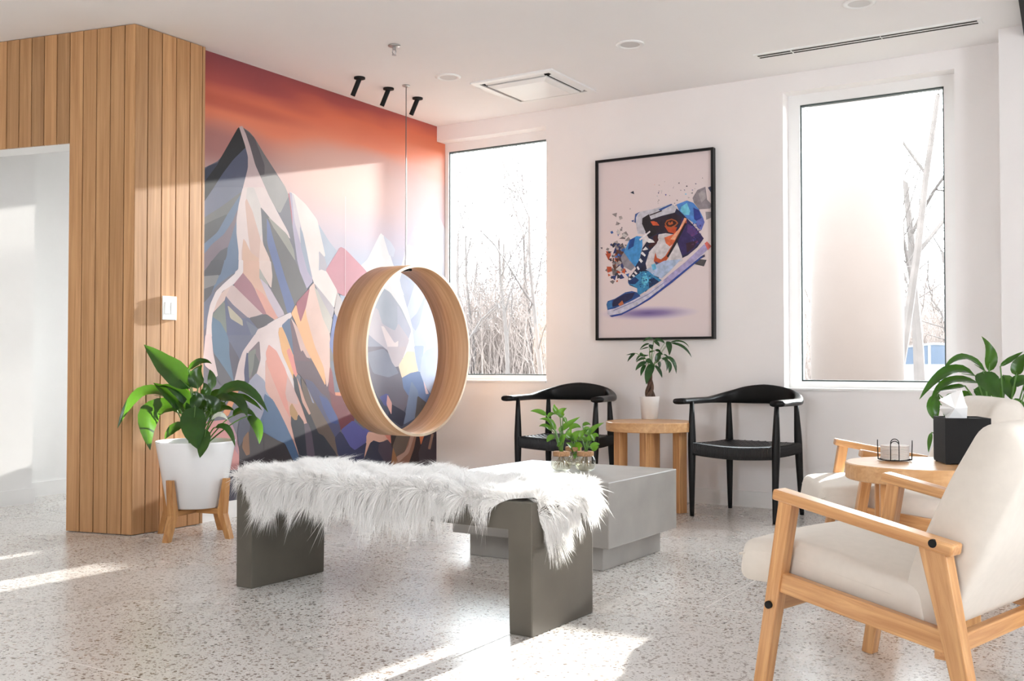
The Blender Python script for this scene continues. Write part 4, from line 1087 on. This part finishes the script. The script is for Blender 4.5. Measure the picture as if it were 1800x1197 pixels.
def add_leaf(root, p0, pm, p2, w, mat, base=None, sr=0.0032, **kw):
    inv = root.matrix_basis.inverted()
    v, f = leaf_mesh(p0, pm, p2, w, **kw)
    lf = obj('leaf', ([inv @ x for x in v], f), mat, root, smooth=True)
    if base is not None:
        b = Vector(base); tn = (pm - p0).normalized(); mid = b.lerp(p0, 0.6) + Vector((0, 0, 0.02))
        pts = [inv @ bez(b, mid * 2 - (b + p0) * 0.5, p0, k / 6) for k in range(7)] + [inv @ (p0 + tn * (pm - p0).length * 0.5)]
        obj('stem', tube(pts, [sr * 1.2] * 3 + [sr] * 4 + [sr * 0.4], 6), M['stem'], lf, smooth=True)
    return lf

def planter(name, label, loc, rz, group):
    t = thing(name, label, 'plant', loc, rz, group)
    # pot: tapered white shell with a rolled rim
    prof = [(0, 0.158), (0.138, 0.158), (0.146, 0.164), (0.205, 0.498), (0.207, 0.506), (0.203, 0.508), (0.199, 0.500), (0.188, 0.43), (0, 0.43)]
    obj('pot', lathe(prof, 56), M['pot'], t, smooth=True)
    sl = lathe([(0, 0.452), (0.10, 0.450), (0.188, 0.440), (0.186, 0.425), (0, 0.425)], 32)
    obj('soil', sl, M['soil'], t, smooth=True)
    st = bpy.data.objects.new('stand', None); link(st, t)
    for k in range(4):
        a = PI / 4 + k * PI / 2; ca, sa = math.cos(a), math.sin(a)
        r = lambda d: Vector((ca * d, sa * d, 0))
        p = [r(0.222), r(0.178) + Vector((0, 0, 0.13)), r(0.200) + Vector((0, 0, 0.315))]
        tan = Vector((-sa, ca, 0)); rad = Vector((ca, sa, 0)); secs = []
        for q, wd, th in ((p[0], 0.034, 0.030), (p[1], 0.042, 0.036), (p[1] + Vector((0, 0, 0.03)) + rad * 0.002, 0.042, 0.036), (p[2], 0.038, 0.020)):
            secs.append([q + tan * (sx * wd / 2) + rad * (sy * th / 2) for sx, sy in ((-1, -1), (1, -1), (1, 1), (-1, 1))])
        obj('leg', loft(secs), M['standwood'], st)
    for a in (PI / 4, 3 * PI / 4):
        d = Vector((math.cos(a), math.sin(a), 0)) * 0.165
        beam('crossbar', -d + Vector((0, 0, 0.14 - (0.0 if a < 1 else 0.001))), d + Vector((0, 0, 0.14 - (0.0 if a < 1 else 0.001))), 0.034, 0.030, M['standwood'], st)
    return t
def px_leaves(root, spec, org, scale, depth0, mat, wdepth, basez, br, curl=0.22):
    """leaf control points read as (x,y) on a crop, each with its own distance from the plant's axis"""
    bx, by = root.location.x, root.location.y
    for i, (a, b, c, w, d0, d1) in enumerate(spec):
        def P(p, d): return at_d(org[0] + p[0] / scale, org[1] + p[1] / scale, depth0 + d)
        p0, pm, p2 = P(a, d0), P(b, (d0 + d1) / 2), P(c, d1)
        ang = i * 2.4; base = Vector((bx + br * math.cos(ang), by + br * math.sin(ang), basez))
        wm = w / scale * (depth0 + d0) / F_PX
        fc = (CAM - p0).normalized() * 0.75 + Vector((0, 0, 0.85))
        add_leaf(root, p0, pm, p2, wm, mat, base, curl=curl, wav=0.12, face=fc, sr=0.0034)

pl = planter('potted_peace_lily', 'peace lily in a white pot on wooden legs beside the oak boards', (-4.345, 3.785, 0), math.radians(-35), 'peace lilies in white planters')
dp = depth_of((-4.345, 3.785, 0.7))
SP = [((440, 350), (340, 260), (208, 130), 150, 0.0, -0.02), ((330, 392), (190, 375), (75, 550), 72, 0.02, -0.06), ((390, 455), (245, 475), (240, 660), 125, -0.04, -0.12),
      ((412, 530), (355, 555), (312, 605), 60, -0.06, -0.1), ((465, 440), (455, 550), (478, 655), 125, -0.08, -0.25), ((520, 555), (505, 630), (488, 698), 62, -0.14, -0.27),
      ((425, 470), (350, 395), (255, 322), 95, 0.0, -0.03), ((478, 352), (470, 290), (500, 232), 78, 0.02, 0.03), ((432, 258), (490, 216), (548, 226), 46, 0.02, 0.05),
      ((548, 352), (548, 300), (538, 255), 44, 0.06, 0.08), ((545, 470), (545, 425), (505, 385), 92, -0.06, -0.1), ((575, 395), (700, 345), (830, 470), 80, 0.02, 0.06),
      ((600, 385), (680, 410), (725, 492), 66, 0.0, -0.03), ((652, 488), (705, 462), (770, 492), 56, 0.02, 0.0), ((725, 490), (775, 540), (786, 628), 58, 0.0, -0.04),
      ((570, 472), (612, 448), (662, 462), 40, 0.03, 0.05), ((565, 545), (625, 552), (665, 642), 40, -0.04, -0.06), ((470, 470), (420, 400), (400, 330), 80, 0.08, 0.12),
      ((520, 440), (580, 380), (640, 370), 70, 0.1, 0.14), ((455, 460), (470, 400), (455, 365), 60, -0.02, -0.03), ((500, 400), (520, 360), (505, 320), 50, 0.05, 0.06),
      ((390, 420), (370, 400), (300, 380), 50, 0.08, 0.1), ((640, 390), (720, 400), (800, 460), 40, 0.06, 0.08), ((430, 430), (380, 370), (300, 330), 80, 0.03, 0.0), ((500, 470), (500, 420), (470, 370), 70, 0.02, 0.0), ((560, 430), (600, 400), (690, 420), 70, 0.0, -0.05),
      ((400, 480), (330, 430), (270, 440), 60, 0.1, 0.12), ((520, 500), (570, 440), (620, 430), 60, 0.08, 0.1), ((480, 520), (440, 470), (420, 420), 60, 0.0, -0.04)]
px_leaves(pl, SP, (180, 560), 2.85, dp, M['leaf'], 1, 0.44, 0.03)
# one pale spathe low in the plant
sv = [at_d(180 + x / 2.85, 560 + y / 2.85, dp - 0.03) for x, y in ((545, 510), (590, 480), (630, 510))]
add_leaf(pl, sv[0], sv[1], sv[2], 0.03, plain('spathe', (0.78, 0.80, 0.70), 0.5), Vector((-4.33, 3.79, 0.44)), face=(0, -1, 0.5))

pr = planter('potted_peace_lily', 'peace lily at the right edge behind the far cream armchair', (-0.60, 5.28, 0), math.radians(30), 'peace lilies in white planters')
dq = depth_of((-0.60, 5.28, 0.9))
SQ = [((690, 365), (705, 215), (625, 55), 105, 0.0, -0.02), ((660, 362), (470, 240), (293, 345), 95, 0.0, -0.05), ((570, 400), (330, 365), (80, 610), 125, -0.04, -0.1), ((595, 462), (330, 455), (178, 655), 95, 0.0, -0.04),
      ((640, 365), (690, 470), (785, 592), 190, -0.1, -0.2), ((790, 320), (890, 255), (990, 190), 60, 0.0, 0.0), ((930, 400), (955, 300), (1030, 200), 115, -0.04, -0.06), ((245, 560), (200, 680), (215, 790), 110, 0.02, 0.0),
      ((480, 490), (370, 505), (232, 540), 66, -0.05, -0.08), ((560, 520), (640, 560), (700, 620), 130, 0.0, -0.06), ((900, 500), (970, 440), (1060, 420), 130, 0.0, 0.0), ((815, 395), (860, 500), (885, 610), 140, 0.05, 0.0),
      ((880, 620), (950, 680), (1010, 780), 130, 0.04, 0.0), ((700, 480), (760, 540), (790, 640), 150, 0.08, 0.06), ((400, 560), (330, 640), (300, 760), 100, 0.05, 0.04), ((520, 540), (480, 600), (430, 690), 120, 0.1, 0.1),
      ((186, 900), (170, 980), (160, 1075), 40, 0.02, 0.0), ((250, 640), (225, 720), (240, 800), 60, 0.03, 0.02), ((1000, 560), (1090, 520), (1180, 600), 130, 0.0, -0.04), ((1020, 420), (1120, 330), (1230, 380), 120, 0.02, 0.0),
      ((1000, 700), (1080, 760), (1120, 880), 120, 0.0, 0.0), ((850, 700), (900, 800), (920, 920), 130, 0.06, 0.05), ((600, 640), (560, 740), (520, 850), 120, 0.08, 0.08)]
px_leaves(pr, SQ, (1600, 580), 4.99, dq, M['leaf'], 1, 0.44, 0.03)

# money tree on the back table
mt_ = at_z(1142, 736.5, 0.56)
mtree = thing('money_tree', 'small money tree with braided trunk in a white pot on the round table', 'plant', (mt_.x, mt_.y, 0.56))
obj('pot', lathe([(0, 0.0), (0.048, 0.0), (0.052, 0.004), (0.063, 0.142), (0.063, 0.146), (0.059, 0.146), (0.057, 0.125), (0, 0.125)], 36), M['pot_matt'], mtree, smooth=True)
obj('soil', lathe([(0, 0.130), (0.056, 0.128), (0.055, 0.12), (0, 0.12)], 20), M['soil'], mtree)
bt = bmesh.new()
for k in range(3):
    pts = []; rad = []
    for i in range(22):
        f = i / 21; a = f * 5.2 + k * 2 * PI / 3; r = 0.020 * (1 - f) + 0.003
        pts.append((r * math.cos(a) + 0.008 * f, r * math.sin(a), 0.125 + 0.19 * f)); rad.append(0.0135 * (1 - f) + 0.0035)
    bm_tube(bt, pts, rad, 8)
obj('trunk', bt, M['bark'], mtree, smooth=True)
dm = depth_of(mt_)
MT = [((375, 95), (330, 85), (272, 112), 42, 0.0, -0.05), ((380, 95), (440, 100), (480, 128), 44, 0.0, 0.0), ((380, 100), (410, 130), (432, 160), 36, 0, -0.04), ((500, 110), (525, 160), (525, 245), 56, 0.02, -0.03),
      ((530, 120), (640, 110), (715, 165), 24, 0.02, 0.04), ((540, 125), (660, 165), (738, 262), 36, 0.02, 0.02), ((360, 140), (350, 160), (362, 185), 46, 0.0, -0.05), ((335, 135), (290, 145), (242, 188), 26, 0.02, 0.03),
      ((330, 165), (290, 175), (244, 190), 16, 0.02, 0.03), ((200, 222), (155, 232), (112, 240), 18, 0.03, 0.05), ((200, 225), (160, 255), (125, 305), 30, 0.03, 0.02), ((250, 215), (270, 245), (330, 240), 40, 0.0, 0.0),
      ((300, 275), (250, 280), (208, 310), 36, 0.0, 0.02), ((310, 305), (250, 335), (203, 388), 52, 0.0, -0.03), ((300, 330), (270, 380), (252, 442), 40, 0.0, -0.04), ((370, 320), (330, 410), (305, 522), 82, -0.02, -0.08),
      ((400, 320), (430, 240), (462, 235), 60, -0.02, -0.03), ((385, 340), (430, 390), (456, 458), 40, 0.0, -0.02), ((425, 300), (432, 330), (430, 375), 32, 0.0, 0.0), ((450, 275), (500, 300), (500, 395), 40, 0.0, -0.02),
      ((480, 260), (560, 300), (592, 418), 46, 0.02, 0.02), ((500, 290), (530, 350), (522, 415), 44, 0.0, -0.02), ((470, 235), (495, 245), (520, 265), 20, 0, 0), ((390, 190), (420, 200), (445, 215), 34, 0, -0.03), ((330, 215), (360, 205), (385, 200), 22, 0, 0),
      ((260, 240), (230, 260), (205, 300), 24, 0.02, 0.03), ((300, 290), (330, 300), (372, 330), 60, -0.03, -0.05)]
for a, b, c, w, d0, d1 in MT:
    def P(p, d): return at_d(1080 + p[0] / 5.443, 580 + p[1] / 5.443, dm + d)
    p0, pm, p2 = P(a, d0), P(b, (d0 + d1) / 2), P(c, d1)
    add_leaf(mtree, p0, pm, p2, w / 5.443 * dm / F_PX, M['leaf_dark'], Vector((mt_.x + 0.008, mt_.y, 0.56 + 0.31)), sr=0.0013, face=(CAM - p0).normalized() * 0.8 + Vector((0, 0, 0.8)), nl=8, nw=4)

# glass jar sprigs on the coffee table
def jar(label, px, py, leaves, dd=0.0):
    c = at_z(px, py, 0.40)
    t = thing('glass_jar_plant', label, 'plant', (c.x, c.y, 0.40), 0, 'leafy sprigs in round glass jars')
    prof = [(0.0, 0.002), (0.030, 0.001), (0.045, 0.012), (0.052, 0.032), (0.050, 0.055), (0.043, 0.070), (0.040, 0.076)]
    obj('jar', lathe(prof, 36), M['jar'], t, smooth=True)
    obj('water', lathe([(0, 0.004), (0.029, 0.004), (0.043, 0.014), (0.0495, 0.032), (0.0485, 0.046), (0, 0.046)], 32), M['water'], t, smooth=True)
    obj('cork_collar', lathe([(0.012, 0.072), (0.039, 0.072), (0.041, 0.076), (0.041, 0.092), (0.039, 0.095), (0.012, 0.095)], 28), M['cork'], t)
    rr = random.Random(int(px)); rb = bmesh.new()
    for k in range(18):
        a = rr.random() * 6.28; r1 = rr.uniform(0.01, 0.044)
        bm_tube(rb, [(0.006 * math.cos(a), 0.006 * math.sin(a), 0.076), (r1 * 0.5 * math.cos(a + 0.5), r1 * 0.5 * math.sin(a + 0.5), 0.05), (r1 * math.cos(a + rr.uniform(-1, 1)), r1 * math.sin(a), rr.uniform(0.01, 0.03))], [0.0017, 0.0014, 0.0006], 5)
    obj('roots', rb, M['root'], t)
    dj = depth_of(c)
    for i, (a, b, e, w, d0, d1) in enumerate(leaves):
        def P(p, d): return at_d(920 + p[0] / 7.48, 690 + p[1] / 7.48, dj + d)
        p0, pm, p2 = P(a, d0), P(b, (d0 + d1) / 2), P(e, d1)
        add_leaf(t, p0, pm, p2, w / 7.48 * dj / F_PX, M['leaf_bright'], Vector((c.x + 0.006 * math.cos(i), c.y + 0.006 * math.sin(i), 0.485)), sr=0.0022, face=(CAM - p0).normalized() * 0.8 + Vector((0, 0, 0.7)), nl=8, nw=4)
jar('glass jar with tall leafy sprig at the left of the coffee table group', 987, 828, [((305, 305), (200, 250), (92, 245), 80, 0, 0.02), ((320, 330), (370, 280), (425, 290), 60, 0, 0.02), ((400, 480), (340, 370), (210, 350), 80, 0, 0), ((370, 500), (290, 440), (205, 445), 72, 0, -0.02),
    ((420, 500), (380, 420), (345, 350), 80, 0.01, 0.02), ((410, 570), (350, 600), (312, 650), 90, -0.02, -0.04), ((480, 300), (420, 230), (408, 150), 80, 0.0, 0.0), ((520, 330), (500, 260), (570, 205), 110, -0.01, -0.02), ((520, 330), (545, 360), (570, 410), 60, 0, 0),
    ((500, 500), (590, 420), (745, 320), 90, 0, 0.02), ((480, 520), (500, 470), (530, 430), 60, 0, 0), ((600, 480), (680, 440), (755, 460), 90, 0.0, 0.0), ((490, 660), (520, 600), (570, 540), 90, 0, -0.02), ((440, 700), (480, 680), (500, 640), 60, -0.02, -0.03)])
jar('glass jar with spreading leafy sprig at the right of the coffee table group', 1029, 828, [((860, 560), (930, 470), (1062, 395), 80, 0, 0.02), ((850, 560), (830, 490), (790, 470), 110, 0, 0), ((780, 440), (830, 410), (885, 425), 60, 0.02, 0.03), ((860, 640), (860, 600), (865, 560), 60, -0.02, -0.03),
    ((880, 740), (940, 690), (1005, 680), 90, 0, 0), ((900, 750), (950, 740), (990, 700), 80, -0.03, -0.05), ((740, 600), (780, 530), (860, 480), 80, 0, 0), ((900, 600), (950, 560), (990, 580), 70, 0.02, 0.02), ((830, 660), (800, 600), (770, 560), 70, 0, 0), ((930, 640), (900, 580), (880, 540), 70, 0, 0)])
jar('glass jar with dark drooping leaves standing behind the other two', 1008, 818, [((700, 800), (640, 720), (560, 660), 120, -0.02, -0.05), ((700, 800), (720, 730), (760, 660), 120, -0.02, -0.05), ((680, 800), (690, 830), (660, 870), 90, -0.04, -0.07), ((640, 640), (690, 560), (760, 500), 110, 0, 0), ((620, 620), (600, 540), (640, 470), 100, 0, 0),
    ((700, 650), (640, 600), (560, 600), 100, 0, 0), ((700, 620), (780, 610), (800, 580), 70, 0.02, 0.02), ((660, 700), (720, 690), (780, 720), 100, 0, -0.02)])

# ================================================================== things on the near side table
TZ = 0.56
cc = at_z(1573, 810, TZ)
rack = thing('coaster_holder', 'black wire coaster holder on the round side table', 'coaster holder', (cc.x, cc.y, TZ))
vd = (Vector((CAM.x, CAM.y, 0)) - Vector((cc.x, cc.y, 0))).normalized(); az0 = math.atan2(vd.y, vd.x)
R0 = 0.058
bm = bmesh.new(); bm_tube(bm, [(R0 * math.cos(2 * PI * k / 32), R0 * math.sin(2 * PI * k / 32), 0.006) for k in range(33)], 0.0016, 8, cap=False)
bm_tube(bm, [(-R0 * math.cos(az0), -R0 * math.sin(az0), 0.006), (R0 * math.cos(az0), R0 * math.sin(az0), 0.006)], 0.0016, 8)
bm_tube(bm, [(R0 * math.sin(az0), -R0 * math.cos(az0), 0.006), (-R0 * math.sin(az0), R0 * math.cos(az0), 0.006)], 0.0016, 8)
obj('base_ring', bm, M['black_metal'], rack)
for k in range(4):
    a = az0 + k * PI / 2; ra = Vector((math.cos(a), math.sin(a), 0)); ta = Vector((-ra.y, ra.x, 0)); w = 0.0145; hgt = 0.076
    pts = [ra * R0 + ta * w + Vector((0, 0, 0.006))] + [ra * (R0 + 0.002) + ta * (w * math.cos(b)) + Vector((0, 0, hgt - w + w * math.sin(b))) for b in [j * PI / 10 for j in range(11)]] + [ra * R0 - ta * w + Vector((0, 0, 0.006))]
    obj('wire_loop', tube(pts, 0.0017, 8), M['black_metal'], rack, smooth=True)
c0 = None
for k in range(8):
    z = TZ + 0.0085 + k * 0.0063
    if c0 is None:
        c0 = obj('coaster', lathe([(0, 0), (0.0495, 0), (0.0505, 0.001), (0.0505, 0.0045), (0.0495, 0.0055), (0, 0.0055)], 40), M['coaster'], loc=(cc.x, cc.y, z)); o = c0
    else: o = dupe(c0, loc=(cc.x, cc.y, z))
    tag(o, ('lowest' if k == 0 else 'topmost' if k == 7 else ['', 'second', 'third', 'fourth', 'fifth', 'sixth', 'seventh'][k]) + ' pale round coaster in the black wire holder' + ('' if k in (0, 7) else ', counted from the bottom'), 'coaster', 'stacked coasters')
# tissue box
tc_ = at_z(1662, 817, TZ); vdir = (Vector((tc_.x, tc_.y, 0)) - Vector((CAM.x, CAM.y, 0))).normalized()
fa = math.atan2(vdir.y, vdir.x)                        # view azimuth
xa = Vector((math.cos(fa - PI / 2), math.sin(fa - PI / 2), 0))   # to the right
rot = math.radians(15); ex = xa * math.cos(rot) + vdir * -math.sin(rot) * -1; ex.normalize(); ey = Vector((-ex.y, ex.x, 0))
BXW, BXH = 0.155, 0.165
ctr = Vector((tc_.x, tc_.y, TZ)) + ex * BXW / 2 + ey * BXW / 2
tb = thing('tissue_box', 'black square tissue box on the round side table', 'tissue box', ctr, math.atan2(ex.y, ex.x))
bm = bmesh.new(); h = BXW / 2; tk = 0.006
for c, s in (((0, -h + tk / 2, BXH / 2 + 0.004), (BXW, tk, BXH - 0.008)), ((0, h - tk / 2, BXH / 2 + 0.004), (BXW, tk, BXH - 0.008)), ((-h + tk / 2, 0, BXH / 2 + 0.004), (tk, BXW - 2 * tk, BXH - 0.008)), ((h - tk / 2, 0, BXH / 2 + 0.004), (tk, BXW - 2 * tk, BXH - 0.008)), ((0, 0, 0.008), (BXW - 0.002, BXW - 0.002, 0.008))): bm_box(bm, c, s)
obj('shell', bm, M['box_black'], tb)
obj('lid', box((0, 0, BXH - 0.006), (BXW - 0.012, BXW - 0.012, 0.004)), M['box_black'], tb)
for sx in (-1, 1):
    for sy in (-1, 1): obj('foot', box((sx * (h - 0.012), sy * (h - 0.012), 0.003), (0.014, 0.014, 0.006)), M['black_metal'], tb)
# tissue: a folded sheet standing out of the slot
dt = depth_of(ctr)
TP = [(1120, 690), (1285, 692), (1293, 580), (1275, 540), (1245, 435), (1150, 470), (1060, 520), (1085, 560), (1065, 590), (1110, 650)]
def tp(p, d): return at_d(1420 + p[0] / 4.603, 590 + p[1] / 4.603, dt + d)
mid = (1190, 590)
vs_, fs_ = [], []
for i, p in enumerate(TP): vs_.append(tp(p, (0.012 if i % 2 else -0.012) + (0.015 if i in (4, 5) else 0)) - ctr)
vs_.append(tp(mid, -0.03) - ctr); k = len(TP)
for i in range(k): fs_.append([i, (i + 1) % k, k])
for p in TP: vs_.append(tp(((p[0] - 1180) * 0.92 + 1185, (p[1] - 690) * 0.94 + 690), 0.03) - ctr)
vs_.append(tp(mid, 0.045) - ctr)
for i in range(k): fs_.append([k + 1 + i, k + 1 + (i + 1) % k, 2 * k + 1])
rz = Matrix.Rotation(-tb.rotation_euler.z, 4, 'Z')
vs_ = [rz @ v for v in vs_]
tissue = obj('tissue', (vs_, fs_), M['paper'], tb)

# ================================================================== outdoors
struct(obj('ground_outside', bb(-90, 60, 6.75, 140, -0.2, -0.12), M['ground']))
struct(obj('parking_lot', bb(-60, 50, 24, 38.5, -0.125, -0.11), M['asphalt']))
col = thing('porch_column', 'round pale stucco porch column outside the right window', 'column', (-2.035, 8.55, -0.12))
obj('shaft', lathe([(0, 0.2), (0.36, 0.2), (0.36, 4.6), (0, 4.6)], 56), M['stucco'], col, smooth=True)
obj('base', lathe([(0, 0), (0.46, 0), (0.46, 0.12), (0.42, 0.16), (0.38, 0.2), (0, 0.2)], 48), M['stucco'], col)
obj('capital', lathe([(0, 4.6), (0.38, 4.6), (0.44, 4.7), (0.46, 4.72), (0.46, 4.84), (0, 4.84)], 48), M['stucco'], col)

obj('beam', bb(-4.5, 4.5, -0.2, 0.2, 4.84, 5.1), M['stucco'], col)
struct(obj('added_porch_roof', bb(-6.5, 2.5, 6.7, 9.0, 4.98, 5.1), M['stucco']))  # unseen roof, added to shade the top of the column evenly

def grow(bm, p, d, L, r, lev, rr, mn=0.006):
    n = 4 if lev > 1 else 3; pts = [p]; rad = [r]; q = p.copy(); dd = d.copy()
    for k in range(n):
        wb = 0.05 if lev == 4 else 0.13; dd = (dd + Vector((rr.gauss(0, wb), rr.gauss(0, wb), rr.gauss(0.03, 0.08)))).normalized(); q = q + dd * (L / n); pts.append(q.copy()); rad.append(r * (1 - 0.55 * (k + 1) / n))
    bm_tube(bm, pts, rad, 6 if lev > 2 else 4, cap=False)
    if lev <= 0: return
    for k in range(1, n + 1):
        for _ in range(rr.choice((1, 2, 2)) if lev < 4 else 1):
            a = rr.random() * 2 * PI; sp = rr.uniform(0.45, 0.95)
            sd = dd.cross(Vector((math.cos(a), math.sin(a), 0.3))).normalized()
            grow(bm, pts[k], (dd * math.cos(sp) + sd * math.sin(sp) + Vector((0, 0, 0.12))).normalized(), L * rr.uniform(0.45, 0.68), max(mn, rad[k] * rr.uniform(0.4, 0.6)), lev - 1, rr, mn)
def tree(label, px, dist, hgt, r, seed, lean=(0, 0), group=None, lev=4):
    rr = random.Random(seed); b = ray(px, 638); b.z = 0; b = b / b.length; loc = Vector((b.x * dist, b.y * dist, -0.12))
    t = thing('bare_tree', label, 'tree', loc, 0, group)
    bm = bmesh.new(); grow(bm, Vector((0, 0, 0)), Vector((lean[0], lean[1], 1)).normalized(), hgt, r, lev, rr)
    obj('trunk', bm, M['tree_bark'], t)
tree('bare tree with a thick forked trunk seen through the right window', 1618, 30, 6.0, 0.17, 11, (0.02, 0), None, 4)
tree('bare leaning tree limb beside the porch column', 1570, 27, 7.5, 0.13, 23, (0.08, 0), None, 4)
G1 = 'bare trees beyond the left window'
LB = 'bare grey tree in the pale winter thicket beyond the left window'
for k, (px, d, hh, r) in enumerate(((808, 36, 7.5, 0.12), (838, 40, 8.0, 0.11), (868, 46, 8.5, 0.12), (893, 38, 7.5, 0.13), (915, 44, 8.5, 0.13), (938, 40, 8.0, 0.12), (955, 35, 8.0, 0.14), (822, 50, 8.0, 0.12), (880, 52, 9.0, 0.13))):
    order = sorted((808, 838, 868, 893, 915, 938, 955, 822, 880)).index(px)
    nth = ['leftmost', 'second from the left', 'third from the left', 'fourth from the left', 'middle one', 'fourth from the right', 'third from the right', 'second from the right', 'rightmost'][order]
    tree('bare grey tree beyond the left window, ' + nth + ' of the nine', px, d, hh * 0.75, r * 0.62, 100 + k, (random.uniform(-.08, .08), 0), G1, 4)
G2 = 'bare trees beyond the right window'
for k, (px, d, hh, r) in enumerate(((1650, 42, 7.0, 0.10), (1672, 38, 7.0, 0.11), (1595, 46, 7.0, 0.1), (1415, 44, 7.5, 0.12))):
    tree('slender bare tree beyond the right window, ' + ['third from the left', 'rightmost', 'second from the left', 'leftmost, left of the column'][k], px, d, hh * 0.7, r, 200 + k, (random.uniform(-.08, .08), 0), G2, 3)

def thicket():
    rg = np.random.RandomState(9); bm = []
    V, Fc = [], []
    def stick(p, q, w):
        k = len(V); d = np.array(q) - np.array(p); s = np.array([d[1], -d[0], 0]); L = np.linalg.norm(s)
        s = np.array([1.0, 0, 0]) if L < 1e-6 else s / L
        s2 = np.array([0.83, 0.55, 0]); u = np.array([-0.55, 0.83, 0])
        for c in (p, q):
            ww = w if c is p else w * 0.4
            for a in (0, 2.1, 4.2): V.append(np.array(c) + s2 * ww * math.cos(a) + u * ww * math.sin(a))
        for a in range(3): Fc.append([k + a, k + (a + 1) % 3, k + 3 + (a + 1) % 3, k + 3 + a])
    for lo, hi, n in ((780, 975, 2400), (1395, 1445, 300), (1575, 1690, 900)):
        for _ in range(n):
            px = rg.uniform(lo, hi); d = rg.uniform(39, 56); b = ray(px, 638); b.z = 0; b = b / b.length
            x, y = b.x * d, b.y * d; h = rg.uniform(1.0, 5.6) * (1.15 - 0.3 * rg.rand()); p = np.array([x, y, -0.12]); ln = rg.normal(0, 0.22, 2)
            m = p + np.array([ln[0] * h * .4, ln[1] * h * .4, h * 0.55]); t = m + np.array([ln[0] * h * .6 + rg.normal(0, .15), ln[1] * h * .6, h * 0.45])
            stick(p, m, 0.022); stick(m, t, 0.014)
            for k in range(7):
                f = rg.uniform(0.15, 1.0); o = p + (t - p) * f; L = rg.uniform(0.4, 1.2); a = rg.rand() * 6.28
                e = o + np.array([math.cos(a) * L * 0.7, math.sin(a) * L * 0.7, L * rg.uniform(0.1, 0.9)]); stick(o, e, 0.010)
    o = obj('thicket_brush', (V, Fc), M['twig']); o['kind'] = 'stuff'; o['label'] = 'pale brown winter brush filling the ground beyond the windows'; o['category'] = 'brush'
thicket()

# parked car seen side on beyond the column
b = ray(1628, 638); b.z = 0; b = b / b.length
car = thing('parked_car', 'pale parked car outside, seen through the right window', 'car', (b.x * 33, b.y * 33, -0.11), math.atan2(b.y, b.x) - PI / 2)
def side_profile(pts, w, tuck=0.0):
    return loft([[Vector((x, y * s, z)) for x, z in pts] for y, s in ((-w / 2, 1), (w / 2, 1))])
body = [(-2.3, 0.35), (-2.32, 0.75), (-2.1, 0.95), (-1.0, 1.0), (1.6, 1.0), (2.2, 0.98), (2.3, 0.7), (2.28, 0.35), (1.8, 0.25), (-1.8, 0.25)]
bm = side_profile(body, 1.8); bmesh.ops.bevel(bm, geom=bm.edges[:], offset=0.04, segments=2, affect='EDGES'); obj('body', bm, M['car_paint'], car)
cab = [(-1.05, 0.99), (-0.5, 1.50), (0.2, 1.58), (1.4, 1.52), (1.95, 0.99)]
bm = loft([[Vector((x, y, z)) for x, z in cab] for y in (-0.74, 0.74)]); obj('cabin', bm, M['car_glass'], car)
rf = [(-0.55, 1.48), (-0.5, 1.54), (0.2, 1.63), (1.42, 1.57), (1.50, 1.50), (0.2, 1.56)]
obj('roof', loft([[Vector((x, y, z)) for x, z in rf] for y in (-0.76, 0.76)]), M['car_paint'], car)
for x0, x1 in ((0.05, 0.13), (-1.0, -0.95)):
    obj('pillar', box(((x0 + x1) / 2, 0, 1.26), (x1 - x0, 1.51, 0.56)), M['car_paint'], car)
for x in (-1.45, 1.45):
    for y in (-0.82, 0.82):
        w = obj('wheel', tube([(x, y - 0.1, 0.32), (x, y + 0.1, 0.32)], 0.32, 24), M['rubber'], car)
        obj('hub', tube([(x, y - 0.108, 0.32), (x, y + 0.108, 0.32)], 0.18, 16), M['steel'], w)
obj('tail_lamp', box((2.27, 0, 0.8), (0.08, 1.7, 0.12)), M['red_lamp'], car)
